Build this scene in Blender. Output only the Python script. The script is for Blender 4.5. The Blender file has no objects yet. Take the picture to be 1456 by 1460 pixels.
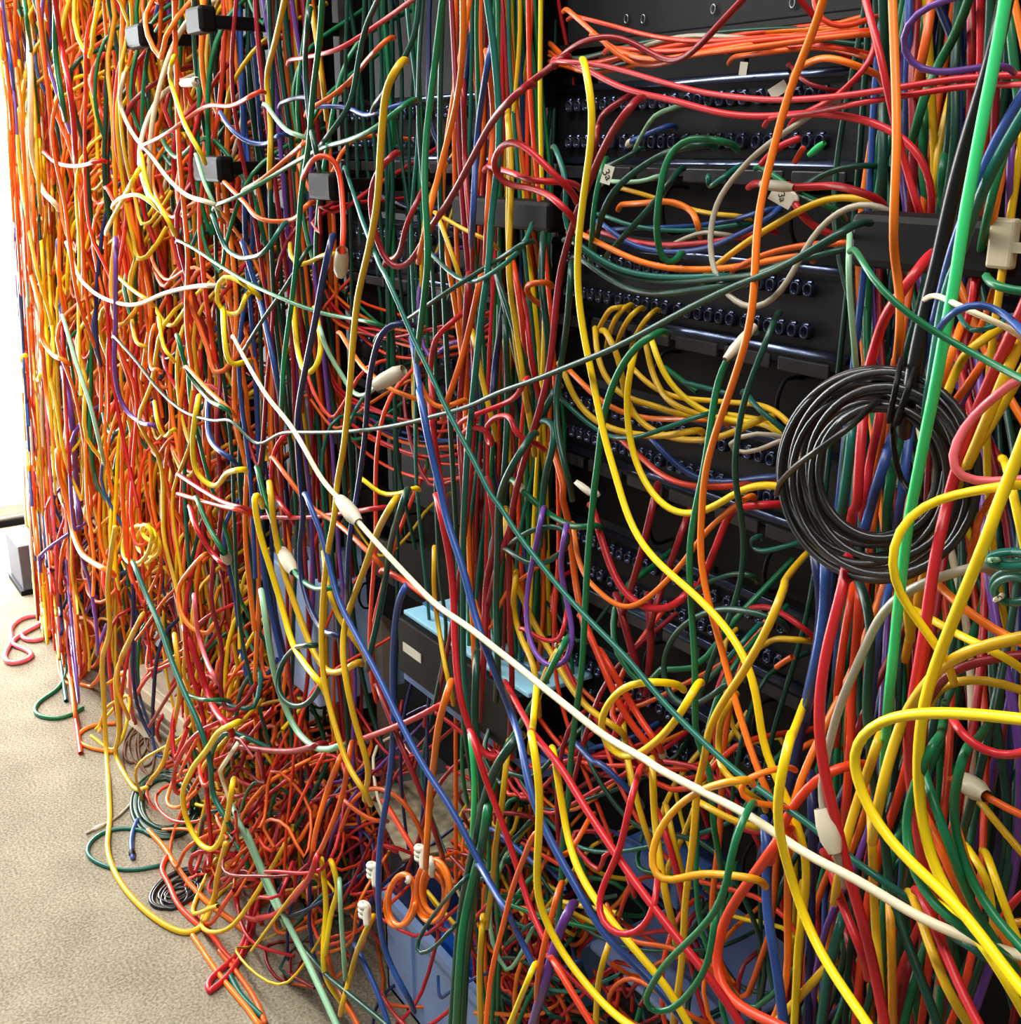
import bpy, bmesh, math, random
import numpy as np
from mathutils import Matrix, Vector

random.seed(7)
RNG = np.random.default_rng(11)
S = bpy.context.scene
COL = S.collection

# ------------------------------------------------------------------ camera
# the photograph's frame is 1456 x 1460; focal length in its pixels:
FPX = 1614.0
YAW = math.radians(33.8)            # angle between the aisle's rack row and the view
PITCH = math.atan(521 / 1614.0)
EYE = 1.65
D = 0.95                            # distance of the patch panel fronts from the camera
hd = np.array([-math.cos(YAW), math.sin(YAW), 0.0])
RT = np.array([math.sin(YAW), math.cos(YAW), 0.0])
UPW = np.array([0, 0, 1.0])
FW = hd * math.cos(PITCH) - UPW * math.sin(PITCH)
UP = UPW * math.cos(PITCH) + hd * math.sin(PITCH)
CAM = np.array([0, 0, EYE])
cd = bpy.data.cameras.new('camera')
cd.sensor_fit = 'HORIZONTAL'; cd.sensor_width = 36.0
cd.lens = FPX / 1456.0 * 36.0
cd.clip_start = 0.02
cam = bpy.data.objects.new('camera', cd)
COL.objects.link(cam)
M = Matrix.Identity(4)
for i in range(3):
    M[i][0] = RT[i]; M[i][1] = UP[i]; M[i][2] = -FW[i]; M[i][3] = CAM[i]
cam.matrix_world = M
S.camera = cam

# ------------------------------------------------------------------ light
w = bpy.data.worlds.new('room_light'); S.world = w; w.use_nodes = True
bg = w.node_tree.nodes['Background']
bg.inputs[0].default_value = (1.0, 0.98, 0.95, 1); bg.inputs[1].default_value = 0.24
def ceiling_lamp(x, y, power, sx=1.2, sy=0.32):
    l = bpy.data.lights.new('ceiling_light', 'AREA'); l.shape = 'RECTANGLE'
    l.size = sx; l.size_y = sy; l.energy = power; l.color = (1.0, 0.97, 0.92)
    o = bpy.data.objects.new('ceiling_light', l); COL.objects.link(o)
    o.location = (x, y, 3.2)
for x, p in ((0.0, 38), (-1.6, 52), (-3.2, 62), (-4.8, 60)):
    ceiling_lamp(x, -0.25, p, 1.5, .30)
S.view_settings.view_transform = 'Standard'
S.view_settings.look = 'None'
S.view_settings.exposure = 0.0
S.view_settings.gamma = 1.0
S.view_settings.use_curve_mapping = False

# ------------------------------------------------------------------ helpers
def lin(h):
    c = [int(h[i:i+2], 16) / 255 for i in (0, 2, 4)]
    return tuple(x / 12.92 if x <= .04045 else ((x + .055) / 1.055) ** 2.4 for x in c)
def mat(name, hexc, rough=.4, var=.12, scale=30.0, metal=0.0, emit=None, trans=0.0, bump=0.0, spec=.5, alpha=1.0):
    m = bpy.data.materials.new(name); m.use_nodes = True
    nt = m.node_tree; b = nt.nodes['Principled BSDF']
    col = lin(hexc)
    tc = nt.nodes.new('ShaderNodeTexCoord'); no = nt.nodes.new('ShaderNodeTexNoise')
    no.inputs['Scale'].default_value = scale; no.inputs['Detail'].default_value = 3
    nt.links.new(tc.outputs['Object'], no.inputs['Vector'])
    rp = nt.nodes.new('ShaderNodeValToRGB')
    lo = tuple(max(0, c * (1 - var)) for c in col); hi = tuple(min(1, c * (1 + var)) for c in col)
    rp.color_ramp.elements[0].position = .3; rp.color_ramp.elements[1].position = .7
    rp.color_ramp.elements[0].color = lo + (1,); rp.color_ramp.elements[1].color = hi + (1,)
    nt.links.new(no.outputs['Fac'], rp.inputs['Fac'])
    nt.links.new(rp.outputs['Color'], b.inputs['Base Color'])
    b.inputs['Roughness'].default_value = rough
    b.inputs['Metallic'].default_value = metal
    b.inputs['Specular IOR Level'].default_value = spec
    b.inputs['Transmission Weight'].default_value = trans
    b.inputs['Alpha'].default_value = alpha
    if bump:
        bp = nt.nodes.new('ShaderNodeBump'); bp.inputs['Strength'].default_value = bump
        bp.inputs['Distance'].default_value = .01
        nt.links.new(no.outputs['Fac'], bp.inputs['Height']); nt.links.new(bp.outputs['Normal'], b.inputs['Normal'])
    if emit:
        b.inputs['Emission Color'].default_value = emit[:3] + (1,); b.inputs['Emission Strength'].default_value = emit[3]
    return m

# code: (name in labels, sheath colour)
COLOURS = dict(
    y=('yellow', 'D9AE14'), Y=('bright yellow', 'F4D20A'), a=('amber', 'DE9A12'), o=('orange', 'DE5E14'),
    O=('bright orange', 'F47A18'), q=('red-orange', 'E2401A'), r=('red', 'BE1E27'), m=('dark red', '8C1822'),
    g=('green', '0B6C40'), G=('dark green', '0A4031'), t=('teal green', '0C6052'), l=('light green', '34CC74'),
    L=('pale green', '86B894'), b=('blue', '264A90'), B=('navy blue', '1A2656'), w=('cream', 'EBDFBC'),
    e=('grey', 'A49D8B'), p=('purple', '683F96'), k=('pink', 'E0646E'), K=('black', '0D0D0F'))
SHEATH = {k: mat('sheath_' + v[0].replace(' ', '_').replace('-', '_'), v[1], rough=.36, var=.08, scale=12, spec=.45)
          for k, v in COLOURS.items()}
CODES = list(COLOURS)
BLACK = mat('black_plastic', '040405', rough=.55, var=.2, spec=.2)
GLOSS = mat('glossy_black_plastic', '07080C', rough=.14, var=.2)
JACK = mat('polished_dark_metal', '4C556C', rough=.17, var=.15, metal=.85)
STEEL = mat('black_steel', '060607', rough=.55, var=.15)
CHASSIS = mat('dark_blue_grey_steel', '0E1218', rough=.5, var=.1, scale=60, spec=.4)
PAPER = mat('paper', 'DCDCCB', rough=.8, var=.05)
INK = mat('ink', '1A1A1A', rough=.8, var=.1)
BOOT = mat('grey_white_plastic', 'CFC8B2', rough=.5, var=.08)
CREAM = mat('cream_plastic', 'B9B195', rough=.45, var=.06)

def P(px, py, off=0.0, zmin=None):
    """Point of the scene that lies 'off' metres in front of the panel fronts (or on the carpet, if that comes first)."""
    d = FW + RT * (px - 728) / FPX - UP * (py - 730) / FPX
    t = (D - off) / d[1]
    if zmin is not None and CAM[2] + d[2] * t < zmin:
        t = (zmin - CAM[2]) / d[2]
    return CAM + d * t, t

def catmull(pts, step):
    pts = np.asarray(pts, float)
    p = np.vstack([2 * pts[0] - pts[1], pts, 2 * pts[-1] - pts[-2]])
    out = []
    for i in range(1, len(p) - 2):
        n = max(2, int(np.linalg.norm(p[i+1] - p[i]) / step) + 1)
        t = np.linspace(0, 1, n, endpoint=False)[:, None]
        # centripetal-like tangents scaled by the chord lengths
        d0 = np.linalg.norm(p[i] - p[i-1]) + 1e-9; d1 = np.linalg.norm(p[i+1] - p[i]) + 1e-9; d2 = np.linalg.norm(p[i+2] - p[i+1]) + 1e-9
        m1 = d1 * ((p[i] - p[i-1]) / d0 * d1 + (p[i+1] - p[i]) / d1 * d0) / (d0 + d1)
        m2 = d1 * ((p[i+1] - p[i]) / d1 * d2 + (p[i+2] - p[i+1]) / d2 * d1) / (d1 + d2)
        h = t * t * (3 - 2 * t)
        out.append((2*t**3 - 3*t**2 + 1) * p[i] + (t**3 - 2*t**2 + t) * m1 + (-2*t**3 + 3*t**2) * p[i+1] + (t**3 - t**2) * m2)
    out.append(pts[-1:])
    return np.vstack(out)

def tube(path, r, sides, cap=False):
    """verts (n*sides,3) and quads of a round cable along a path"""
    path = np.asarray(path)
    keep = np.r_[True, np.linalg.norm(np.diff(path, axis=0), axis=1) > 1e-5]
    path = path[keep]
    sc = np.ones(len(path))
    if cap:
        a = path[0] - path[1]; a /= np.linalg.norm(a); c = path[-1] - path[-2]; c /= np.linalg.norm(c)
        path = np.vstack([path[0] + a * r * .8, path[0] + a * r * .55, path, path[-1] + c * r * .55, path[-1] + c * r * .8])
        sc = np.r_[.05, .7, sc, .7, .05]
    n = len(path)
    T = np.gradient(path, axis=0); T /= np.linalg.norm(T, axis=1)[:, None] + 1e-12
    N = np.zeros_like(T)
    a = np.array([0, 1.0, 0]) if abs(T[0][1]) < .9 else np.array([1.0, 0, 0])
    v = a - T[0] * (a @ T[0]); N[0] = v / np.linalg.norm(v)
    for i in range(1, n):
        v = N[i-1] - T[i] * (N[i-1] @ T[i]); N[i] = v / (np.linalg.norm(v) + 1e-12)
    B = np.cross(T, N)
    ang = np.linspace(0, 2 * math.pi, sides, endpoint=False)
    V = path[:, None, :] + (r * sc)[:, None, None] * (np.cos(ang)[None, :, None] * N[:, None, :] + np.sin(ang)[None, :, None] * B[:, None, :])
    V = V.reshape(-1, 3)
    i = np.arange(n - 1)[:, None] * sides; j = np.arange(sides)[None, :]; k = (j + 1) % sides
    Q = np.stack([i + j, i + k, i + k + sides, i + j + sides], -1).reshape(-1, 4)
    return V, Q

def mesh_np(name, V, Q, mats, midx=None, smooth=True):
    me = bpy.data.meshes.new(name)
    me.vertices.add(len(V)); me.vertices.foreach_set('co', np.asarray(V, np.float32).ravel())
    nq = len(Q)
    me.loops.add(nq * 4); me.loops.foreach_set('vertex_index', np.asarray(Q, np.int32).ravel())
    me.polygons.add(nq); me.polygons.foreach_set('loop_start', np.arange(nq, dtype=np.int32) * 4)
    for m in mats: me.materials.append(m)
    if midx is not None: me.polygons.foreach_set('material_index', np.asarray(midx, np.int32))
    me.polygons.foreach_set('use_smooth', np.full(nq, smooth))
    me.update(calc_edges=True); me.validate()
    return me

def link(name, me, parent=None, label=None, cat=None, group=None, kind=None, loc=None):
    o = bpy.data.objects.new(name, me); COL.objects.link(o)
    if parent is not None: o.parent = parent
    if loc is not None: o.location = loc
    if label: o['label'] = label
    if cat: o['category'] = cat
    if group: o['group'] = group
    if kind: o['kind'] = kind
    return o
def thing(name, label, cat, group=None, loc=(0, 0, 0)):
    return link(name, None, None, label, cat, group, None, loc)

def bm_box(bm, x0, x1, y0, y1, z0, z1, bev=0.0):
    vs = [bm.verts.new((x, y, z)) for z in (z0, z1) for y in (y0, y1) for x in (x0, x1)]
    fs = [bm.faces.new([vs[i] for i in f]) for f in ((0,2,3,1),(4,5,7,6),(0,1,5,4),(2,6,7,3),(0,4,6,2),(1,3,7,5))]
    if bev:
        es = {e for f in fs for e in f.edges}
        bmesh.ops.bevel(bm, geom=list(es), offset=bev, segments=2, affect='EDGES', profile=.5)
def box_mesh(name, dims, m, bev=0.0):
    """dims = list of (x0,x1,y0,y1,z0,z1)"""
    bm = bmesh.new()
    for d in dims: bm_box(bm, *d, bev=bev)
    me = bpy.data.meshes.new(name); bm.to_mesh(me); bm.free(); me.materials.append(m)
    return me
def box(name, d, m, parent=None, bev=0.0, **k):
    return link(name, box_mesh(name, [d], m, bev), parent, **k)
def bar_x(bm, x0, x1, y, z, r, seg=10):
    a = [bm.verts.new((x0, y + r*math.sin(t), z + r*math.cos(t))) for t in np.linspace(0, 2*math.pi, seg, endpoint=False)]
    b = [bm.verts.new((x1, v.co.y, v.co.z)) for v in a]
    for i in range(seg): bm.faces.new((a[i], a[(i+1) % seg], b[(i+1) % seg], b[i])).smooth = True
    bm.faces.new(a[::-1]); bm.faces.new(b)
def arc_strip(bm, x0, x1, yc, zc, R, a0=24, a1=48, n=4):
    # gently rounded chamfer, angled to catch the ceiling lamps as a glint
    A = [math.radians(a0 + (a1 - a0) * k / n) for k in range(n + 1)]
    L = [bm.verts.new((x0, yc - R * math.cos(a), zc + R * math.sin(a))) for a in A]
    T = [bm.verts.new((x1, v.co.y, v.co.z)) for v in L]
    for i in range(n): bm.faces.new((L[i], T[i], T[i+1], L[i+1])).smooth = True
    bl = [bm.verts.new((x, yc - R * math.cos(A[-1]) + .004, L[0].co.z)) for x in (x0, x1)]
    bm.faces.new([bl[0]] + L); bm.faces.new([bl[1]] + T[::-1]); bm.faces.new((L[0], bl[0], bl[1], T[0])); bm.faces.new((bl[0], L[-1], T[-1], bl[1]))
def tube_mesh(name, path, r, sides, m):
    V, Q = tube(path, r, sides, cap=True)
    return mesh_np(name, V, Q, [m])

# ------------------------------------------------------------------ setting
def carpet_material():
    m = bpy.data.materials.new('carpet'); m.use_nodes = True; nt = m.node_tree; b = nt.nodes['Principled BSDF']
    tc = nt.nodes.new('ShaderNodeTexCoord')
    n1 = nt.nodes.new('ShaderNodeTexNoise'); n1.inputs['Scale'].default_value = 160; n1.inputs['Detail'].default_value = 4
    n2 = nt.nodes.new('ShaderNodeTexNoise'); n2.inputs['Scale'].default_value = 7; n2.inputs['Detail'].default_value = 3
    nt.links.new(tc.outputs['Object'], n1.inputs['Vector']); nt.links.new(tc.outputs['Object'], n2.inputs['Vector'])
    ad = nt.nodes.new('ShaderNodeMix'); ad.data_type = 'FLOAT'; ad.inputs[0].default_value = .25
    nt.links.new(n1.outputs['Fac'], ad.inputs[2]); nt.links.new(n2.outputs['Fac'], ad.inputs[3])
    rp = nt.nodes.new('ShaderNodeValToRGB')
    rp.color_ramp.elements[0].position = .36; rp.color_ramp.elements[1].position = .64
    rp.color_ramp.elements[0].color = lin('706858') + (1,); rp.color_ramp.elements[1].color = lin('A39A86') + (1,)
    nt.links.new(ad.outputs[0], rp.inputs['Fac']); nt.links.new(rp.outputs['Color'], b.inputs['Base Color'])
    b.inputs['Roughness'].default_value = .95; b.inputs['Specular IOR Level'].default_value = .1
    bp = nt.nodes.new('ShaderNodeBump'); bp.inputs['Strength'].default_value = .5; bp.inputs['Distance'].default_value = .004
    nt.links.new(n1.outputs['Fac'], bp.inputs['Height']); nt.links.new(bp.outputs['Normal'], b.inputs['Normal'])
    return m
box('floor', (-6.4, 2.5, -2.5, 3.2, -.05, 0), carpet_material(), kind='structure')
WALL = mat('white_paint', 'D8D6CE', rough=.8, var=.04)
WX = -5.36
wl = link('wall_left', box_mesh('wall_left', [(WX-.12, WX, -2.5, -.9, 0, 3.0), (WX-.12, WX, 2.6, 3.2, 0, 3.0),
          (WX-.12, WX, -.9, 2.6, 0, .04), (WX-.12, WX, -.9, 2.6, 2.7, 3.0)], WALL), kind='structure')
box('baseboard_left', (WX, WX+.02, -2.5, 3.2, 0, .03), BLACK, kind='structure')
win = link('window_1', None, kind='structure')
link('window_frame', box_mesh('window_frame', [(WX-.08, WX-.02, y, y+.05, .04, 2.7) for y in (-.9, .26, 1.42, 2.55)]
     + [(WX-.08, WX-.02, -.85, 2.55, z, z+.05) for z in (.04, 2.65)], WALL), win)
GLASS = mat('daylight_pane', 'FFFFFF', rough=.3, var=0, emit=(.93, .97, 1.0, 22.0))
for y in (-.85, .31, 1.47):
    box('window_pane', (WX-.06, WX-.05, y, y+1.1, .08, 2.65), GLASS, win)
box('wall_back', (-6.4, 2.5, 2.2, 2.3, 0, 3.0), mat('shade_dark_wall', '2A2A2C', rough=.8), kind='structure')  # wall colour kept dark to stand in for shade behind the racks

# ------------------------------------------------------------------ racks, panels
MAN = [0.02, -0.70, -1.38, -2.04, -2.70, -3.36, -4.02, -4.68]       # centres of the vertical cable runs
RACKS = [(MAN[i+1] + .09, MAN[i] - .09) for i in range(len(MAN) - 1)]
RNAME = ['at the right edge of the view', 'with the clear black patch panels, right of centre', 'behind the light blue lid and black device',
         'third from the right, left of the third bracket', 'fourth from the right in the row', 'fifth from the right in the row', 'at the far end by the window']
for i, (x0, x1) in enumerate(RACKS):
    t = thing('equipment_rack', 'black steel equipment rack ' + RNAME[i], 'rack', 'equipment racks in the row')
    for x in (x0 - .022, x1 - .008):
        u = link('upright', box_mesh('upright', [(x, x+.03, D+.004, D+.02, 0, 2.2), (x, x+.004, D+.02, D+.07, 0, 2.2)], STEEL), t)
    box('shade_backing', (x0-.085, x1+.085, D+.42, D+.43, 0, 2.2), STEEL, t)  # added black sheet, makes the gaps between cables read as deep shade
    box('base_plate', (x0-.02, x1+.02, D+.0, D+.42, .0, .05), STEEL, t)
    box('top_plate', (x0-.02, x1+.02, D+.0, D+.42, 2.17, 2.2), STEEL, t)

def port_mesh():
    # rounded jack housing with a socket opening
    bm = bmesh.new(); rings = []
    n = 12
    for (s, y) in ((1.0, 0), (1.0, -.005), (.88, -.0085), (.72, -.0095), (.60, -.0085), (.55, -.001)):
        ring = []
        for k in range(n):
            a = 2 * math.pi * k / n; cx, sz = math.cos(a), math.sin(a)
            f = 1 / max(abs(cx), abs(sz)) ** .6
            ring.append(bm.verts.new((.0070 * s * cx * f, y, .0082 * s * sz * f)))
        rings.append(ring)
    for p, q in zip(rings, rings[1:]):
        for i in range(n): bm.faces.new((p[i], p[(i+1) % n], q[(i+1) % n], q[i])).smooth = True
    bm.faces.new(rings[-1])
    arc_strip(bm, -.0045, .0045, .0035, .0015, .0125, 22, 46, 3)  # added strip, shaped to give each port a lamp glint
    bmesh.ops.recalc_face_normals(bm, faces=bm.faces)
    me = bpy.data.meshes.new('port'); bm.to_mesh(me); bm.free(); me.materials.append(JACK)
    return me
PORT = port_mesh()
HOLD = box_mesh('label_holder', [(-.036, .036, -.004, 0, -.008, .008)], mat('smoky_label_holder', '26272B', rough=.35, var=.3, scale=90), bev=.0015)
def patch_panel(x0, x1, z, label, n=24, rows=(.021, .066)):
    t = thing('patch_bay', label, 'patch panel', 'patch panels in the racks')
    box('face_plate', (x0-.02, x1+.02, D-.003, D+.003, z+.002, z+.091), CHASSIS, t)
    bm = bmesh.new(); arc_strip(bm, x0-.015, x1+.015, D+.010, z-.016, .026); arc_strip(bm, x0-.015, x1+.015, D+.009, z+.080, .018, 10, 44)
    me = bpy.data.meshes.new('rail'); bm.to_mesh(me); bm.free(); me.materials.append(JACK)
    link('rail', me, t)
    for k in range(6):
        o = link('label_holder', HOLD, t, loc=(x0 + .04 + k * (x1 - x0 - .08) / 5, D-.012, z-.016))
    if n:
        for rz in rows:
            for k in range(n):
                gap = (k // 6) * .006
                link('port', PORT, t, loc=(x0 + .024 + gap + k * (x1 - x0 - .07) / n, D-.003, z + rz))
ZP = [1.634, 1.439, 1.244, 1.049, .854, .659, .464]
ORD = ['topmost', 'second', 'third', 'fourth', 'fifth', 'sixth', 'lowest']
for k, z in enumerate(ZP[:5]):
    patch_panel(*RACKS[1], z, 'black patch panel, ' + ORD[k] + ' of those in the clear rack right of centre')
for k, z in enumerate(ZP[:2]):
    patch_panel(*RACKS[0], z, 'black patch panel, ' + ORD[k] + ' in the rack past the right edge', n=0)
for k, z in enumerate(ZP[:3]):
    patch_panel(*RACKS[2], z, 'black patch panel, ' + ORD[k] + ' in the rack left of the dark post', n=16)
for k, z in enumerate(ZP[:2]):
    patch_panel(*RACKS[3], z, 'black patch panel, ' + ORD[k] + ' in the rack left of the third bracket', n=0)
# cable trays between the panels
for ri in (1, 2):
    for k, z in enumerate(ZP[:5]):
        x0, x1 = RACKS[ri]
        t = thing('cable_tray', 'black cable tray below the ' + ORD[k] + ' panel ' + ('of the clear rack right of centre' if ri == 1 else 'left of the dark post'), 'cable tray', 'trays between the panels')
        box('back_plate', (x0-.02, x1+.02, D-.002, D+.002, z-.092, z-.018), BLACK, t)
        for x in np.linspace(x0+.05, x1-.05, 3):
            link('ring', tube_mesh('ring', catmull([(x, D, z-.03), (x, D-.03, z-.03), (x, D-.04, z-.055), (x, D-.03, z-.08), (x, D, z-.08)], .01), .0025, 6, BLACK), t)
# dark chassis above
x0, x1 = RACKS[1]
t = thing('equipment_chassis', 'dark blue-grey steel chassis front at the top of the clear rack', 'chassis')
box('front_plate', (x0+.02, x1, D-.012, D+.3, 1.775, 1.96), CHASSIS, t, bev=.002)
RING = mat('screw_steel', '9A9CA0', rough=.3, metal=.8)
for px, py in ((893, 27), (917, 27), (1017, 13), (1130, 4)):
    c, _ = P(px, py, .014)
    link('screw', tube_mesh('screw', [(c[0]+.0035*math.cos(a), c[1], c[2]+.005*math.sin(a)) for a in np.linspace(0, 2*math.pi, 11)], .0008, 5, RING), t)
box('shelf_lip', (x0-.01, x1+.02, D-.02, D+.2, 1.768, 1.774), STEEL, t)
box('side_post', (x0-.035, x0-.005, D-.03, D+.05, 1.70, 2.1), BLACK, t)

# brackets on the vertical runs
def bracket(px0, px1, py0, py1, off, label, depth=.03, tab=False):
    a, _ = P(px0, py0, off); b, _ = P(px1, py1, off); c, _ = P(px0, py1, off)
    t = thing('cable_bracket', label, 'bracket', 'black brackets holding the vertical runs')
    z1, z0 = a[2], min(b[2], c[2])
    bm = bmesh.new(); bm_box(bm, a[0], b[0], D-off, D-off+depth, z0, z1, bev=.006)
    me = bpy.data.meshes.new('plate'); bm.to_mesh(me); bm.free(); me.materials.append(BLACK)
    link('plate', me, t)
    box('arm', (a[0]+.01, a[0]+.03, D-off+depth, D+.02, z0+.01, z1-.01), BLACK, t, bev=.002)
    return t, a, b, z0, z1
t, a, b, z0, z1 = bracket(1212, 1420, 301, 380, .29, 'black plastic cable bracket nearest the camera, with a cream tab')
q, _ = P(1416, 310, .302); q2, _ = P(1443, 385, .302)
bm = bmesh.new()
bm_box(bm, q[0], q2[0], D-.305, D-.297, q2[2], q[2], bev=.002)
bm_box(bm, q2[0]-.002, q2[0]+.05, D-.304, D-.298, q[2]-.020, q[2]-.014)
me = bpy.data.meshes.new('tab'); bm.to_mesh(me); bm.free(); me.materials.append(CREAM); o = link('tab', me, t); o['label'] = 'cream plastic tab'
bracket(642, 783, 278, 318, .11, 'black cable bracket left of the dark post, second from the camera')
bracket(437, 472, 245, 284, .22, 'small black cable bracket with cables spilling over, third from the camera')
bracket(273, 312, 222, 258, .25, 'black cable bracket fourth from the camera, in the left mass')
bracket(176, 200, 38, 66, .26, 'black cable bracket at the upper left amid yellow cables')
bracket(262, 286, 12, 45, .26, 'grey-black cable bracket at the upper left edge of the dark column')

# ------------------------------------------------------------------ devices and boxes
LB = mat('light_blue_lid', 'A4E2FF', rough=.2, var=.06)
LB2 = mat('light_blue_panel', 'A2C8FA', rough=.35, var=.08, scale=6)
t = thing('network_device', 'black device with a light blue lid lying in the second rack', 'device')
YD = D - .13
a, _ = P(566, 872, .13); b, _ = P(738, 966, .13)
zt = (a[2] + b[2]) / 2 - .02; zb = zt - .10
box('body', (a[0], b[0], YD, YD+.33, zb, zt), BLACK, t, bev=.003)
box('lid', (a[0], b[0]+.01, YD+.012, YD+.34, zt, zt+.008), LB, t, bev=.002)
box('lid_ridge', (a[0], b[0], YD+.05, YD+.056, zt+.008, zt+.013), mat('lid_groove', '2C6C9C', rough=.5), t)
c, _ = P(588, 930, .13)
box('sticker', (c[0]-.03, c[0]+.03, YD-.0015, YD, c[2]-.008, c[2]+.008), PAPER, t)
box('shelf', (a[0]-.02, b[0]+.02, YD+.02, YD+.38, zb-.03, zb-.005), mat('blue_grey_shelf', '5F7DB4', rough=.5), t)
def flat_box(name, label, cat, px0, px1, py0, py1, off, depth, m, bev=.004):
    a, _ = P(px0, py0, off); b, _ = P(px1, py1, off)
    z0 = max(.0, b[2])
    return box(name, (a[0], b[0], D-off, D-off+depth, z0, a[2]), m, bev=bev, label=label, cat=cat), (a[0], b[0], z0, a[2])
flat_box('storage_box', 'light blue upright box side behind the lower left cables', 'box', 378, 455, 790, 1010, .12, .2, LB2)
flat_box('storage_case', 'pale blue case high behind the left centre cables', 'case', 362, 440, 545, 640, .04, .2, LB2)
flat_box('plastic_crate', 'lavender-blue crate low under the clear rack', 'crate', 840, 1000, 1345, 1500, .05, .25, mat('lavender_plastic', '8CA2DC', rough=.4, var=.1, scale=8))
flat_box('plastic_case', 'blue case corner behind the ear-shaped yellow loop', 'case', 885, 965, 1195, 1300, .04, .2, mat('blue_plastic', '4C74BE', rough=.4, var=.1, scale=8))

# blue bin on the floor
t = thing('plastic_bin', 'translucent blue plastic bin standing on the floor at the bottom', 'bin')
BIN = mat('blue_bin_plastic', '94B8F2', rough=.3, var=.1, scale=9, spec=.5)
a, _ = P(548, 1265, .09); b, _ = P(665, 1265, .09)
bx0, bx1, by0, by1, bz = a[0], b[0]+.05, D-.09, D+.2, max(.12, a[2])
link('bin_body', box_mesh('bin_body', [(bx0, bx1, by0, by0+.006, 0, bz), (bx0, bx1, by1-.006, by1, 0, bz), (bx0, bx0+.006, by0, by1, 0, bz), (bx1-.006, bx1, by0, by1, 0, bz), (bx0, bx1, by0, by1, 0, .008)], BIN), t)
link('rim', box_mesh('rim', [(bx0-.008, bx1+.008, by0-.01, by0, bz-.02, bz), (bx0-.01, bx0, by0, by1, bz-.02, bz)], BIN), t)
link('rib', box_mesh('rib', [(bx0+.11, bx0+.118, by0-.006, by0, .02, bz-.02)], BIN), t)
box('blue_pouch', (bx0+.13, bx1-.03, by0+.03, by1-.05, .012, bz+.01), mat('vivid_blue', '1E66C8', rough=.3, var=.2, scale=20), bev=.03,
    label='vivid blue pouch inside the translucent blue bin', cat='pouch')
# beige computer lying on the floor in the left pile
t = thing('desktop_computer', 'beige desktop computer lying on the carpet in the left pile', 'computer')
BEI = mat('beige_plastic', 'E4DCC2', rough=.5, var=.05); GRY = mat('grey_plastic', '6E6A5C', rough=.5)
a, _ = P(140, 905, .2); b, _ = P(255, 1045, .2, 0.0)
cx, cy = -2.95, D - .14
R = Matrix.Rotation(math.radians(-14), 4, 'Z')
t.location = (cx, cy, 0); t.rotation_euler = (0, 0, math.radians(8))
box('case_body', (-.24, .22, -.02, .32, 0, .17), BEI, t, bev=.006)
box('front_bezel', (-.24, .22, -.045, -.02, .0, .17), BEI, t, bev=.004)
for k in range(3):
    box('vent_slat', (-.20, .12, -.049, -.045, .055 + k*.03, .072 + k*.03), GRY, t)
box('drive_slot', (.04, .17, -.049, -.045, .02, .035), BLACK, t)
# grey box by the window
t = thing('metal_box', 'dark grey box on the carpet at the foot of the window', 'box')
a, _ = P(18, 825, .16, 0.0)
box('case_body', (a[0]-.02, a[0]+.22, a[1], a[1]+.3, .02, .20), mat('dark_grey_metal', '50525E', rough=.5), t, bev=.005)
box('foot_plate', (a[0]-.02, a[0]+.22, a[1]-.01, a[1]+.3, 0, .02), BLACK, t)
# carton under the second rack
t = thing('cardboard_carton', 'worn beige carton behind the tied orange coil', 'carton')
CAR = mat('printed_card', '9A8F74', rough=.8, var=.5, scale=45)
a, _ = P(566, 1105, .03); b, _ = P(645, 1205, .03)
t.location = ((a[0]+b[0])/2, D-.03, max(0, b[2]-.05)); t.rotation_euler = (0, 0, math.radians(-12))
hw = abs(b[0]-a[0])/2 + .02; hh = a[2]-b[2]+.02
box('body', (-hw, hw, -.01, .22, 0, hh), CAR, t, bev=.004)
box('flap', (-hw, hw, -.08, -.008, hh-.006, hh-.002), CAR, t)
box('tape', (-hw, hw, -.0115, -.0098, hh*.45, hh*.6), mat('yellow_tape', 'A8904C', rough=.5), t)
box('support_post', (P(536, 1200, 0)[0][0], P(546, 1200, 0)[0][0]+.012, D+.01, D+.04, 0, .9), mat('pale_steel', '8C8478', rough=.5), label='thin grey-brown support post left of the blue bin', cat='post')
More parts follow.
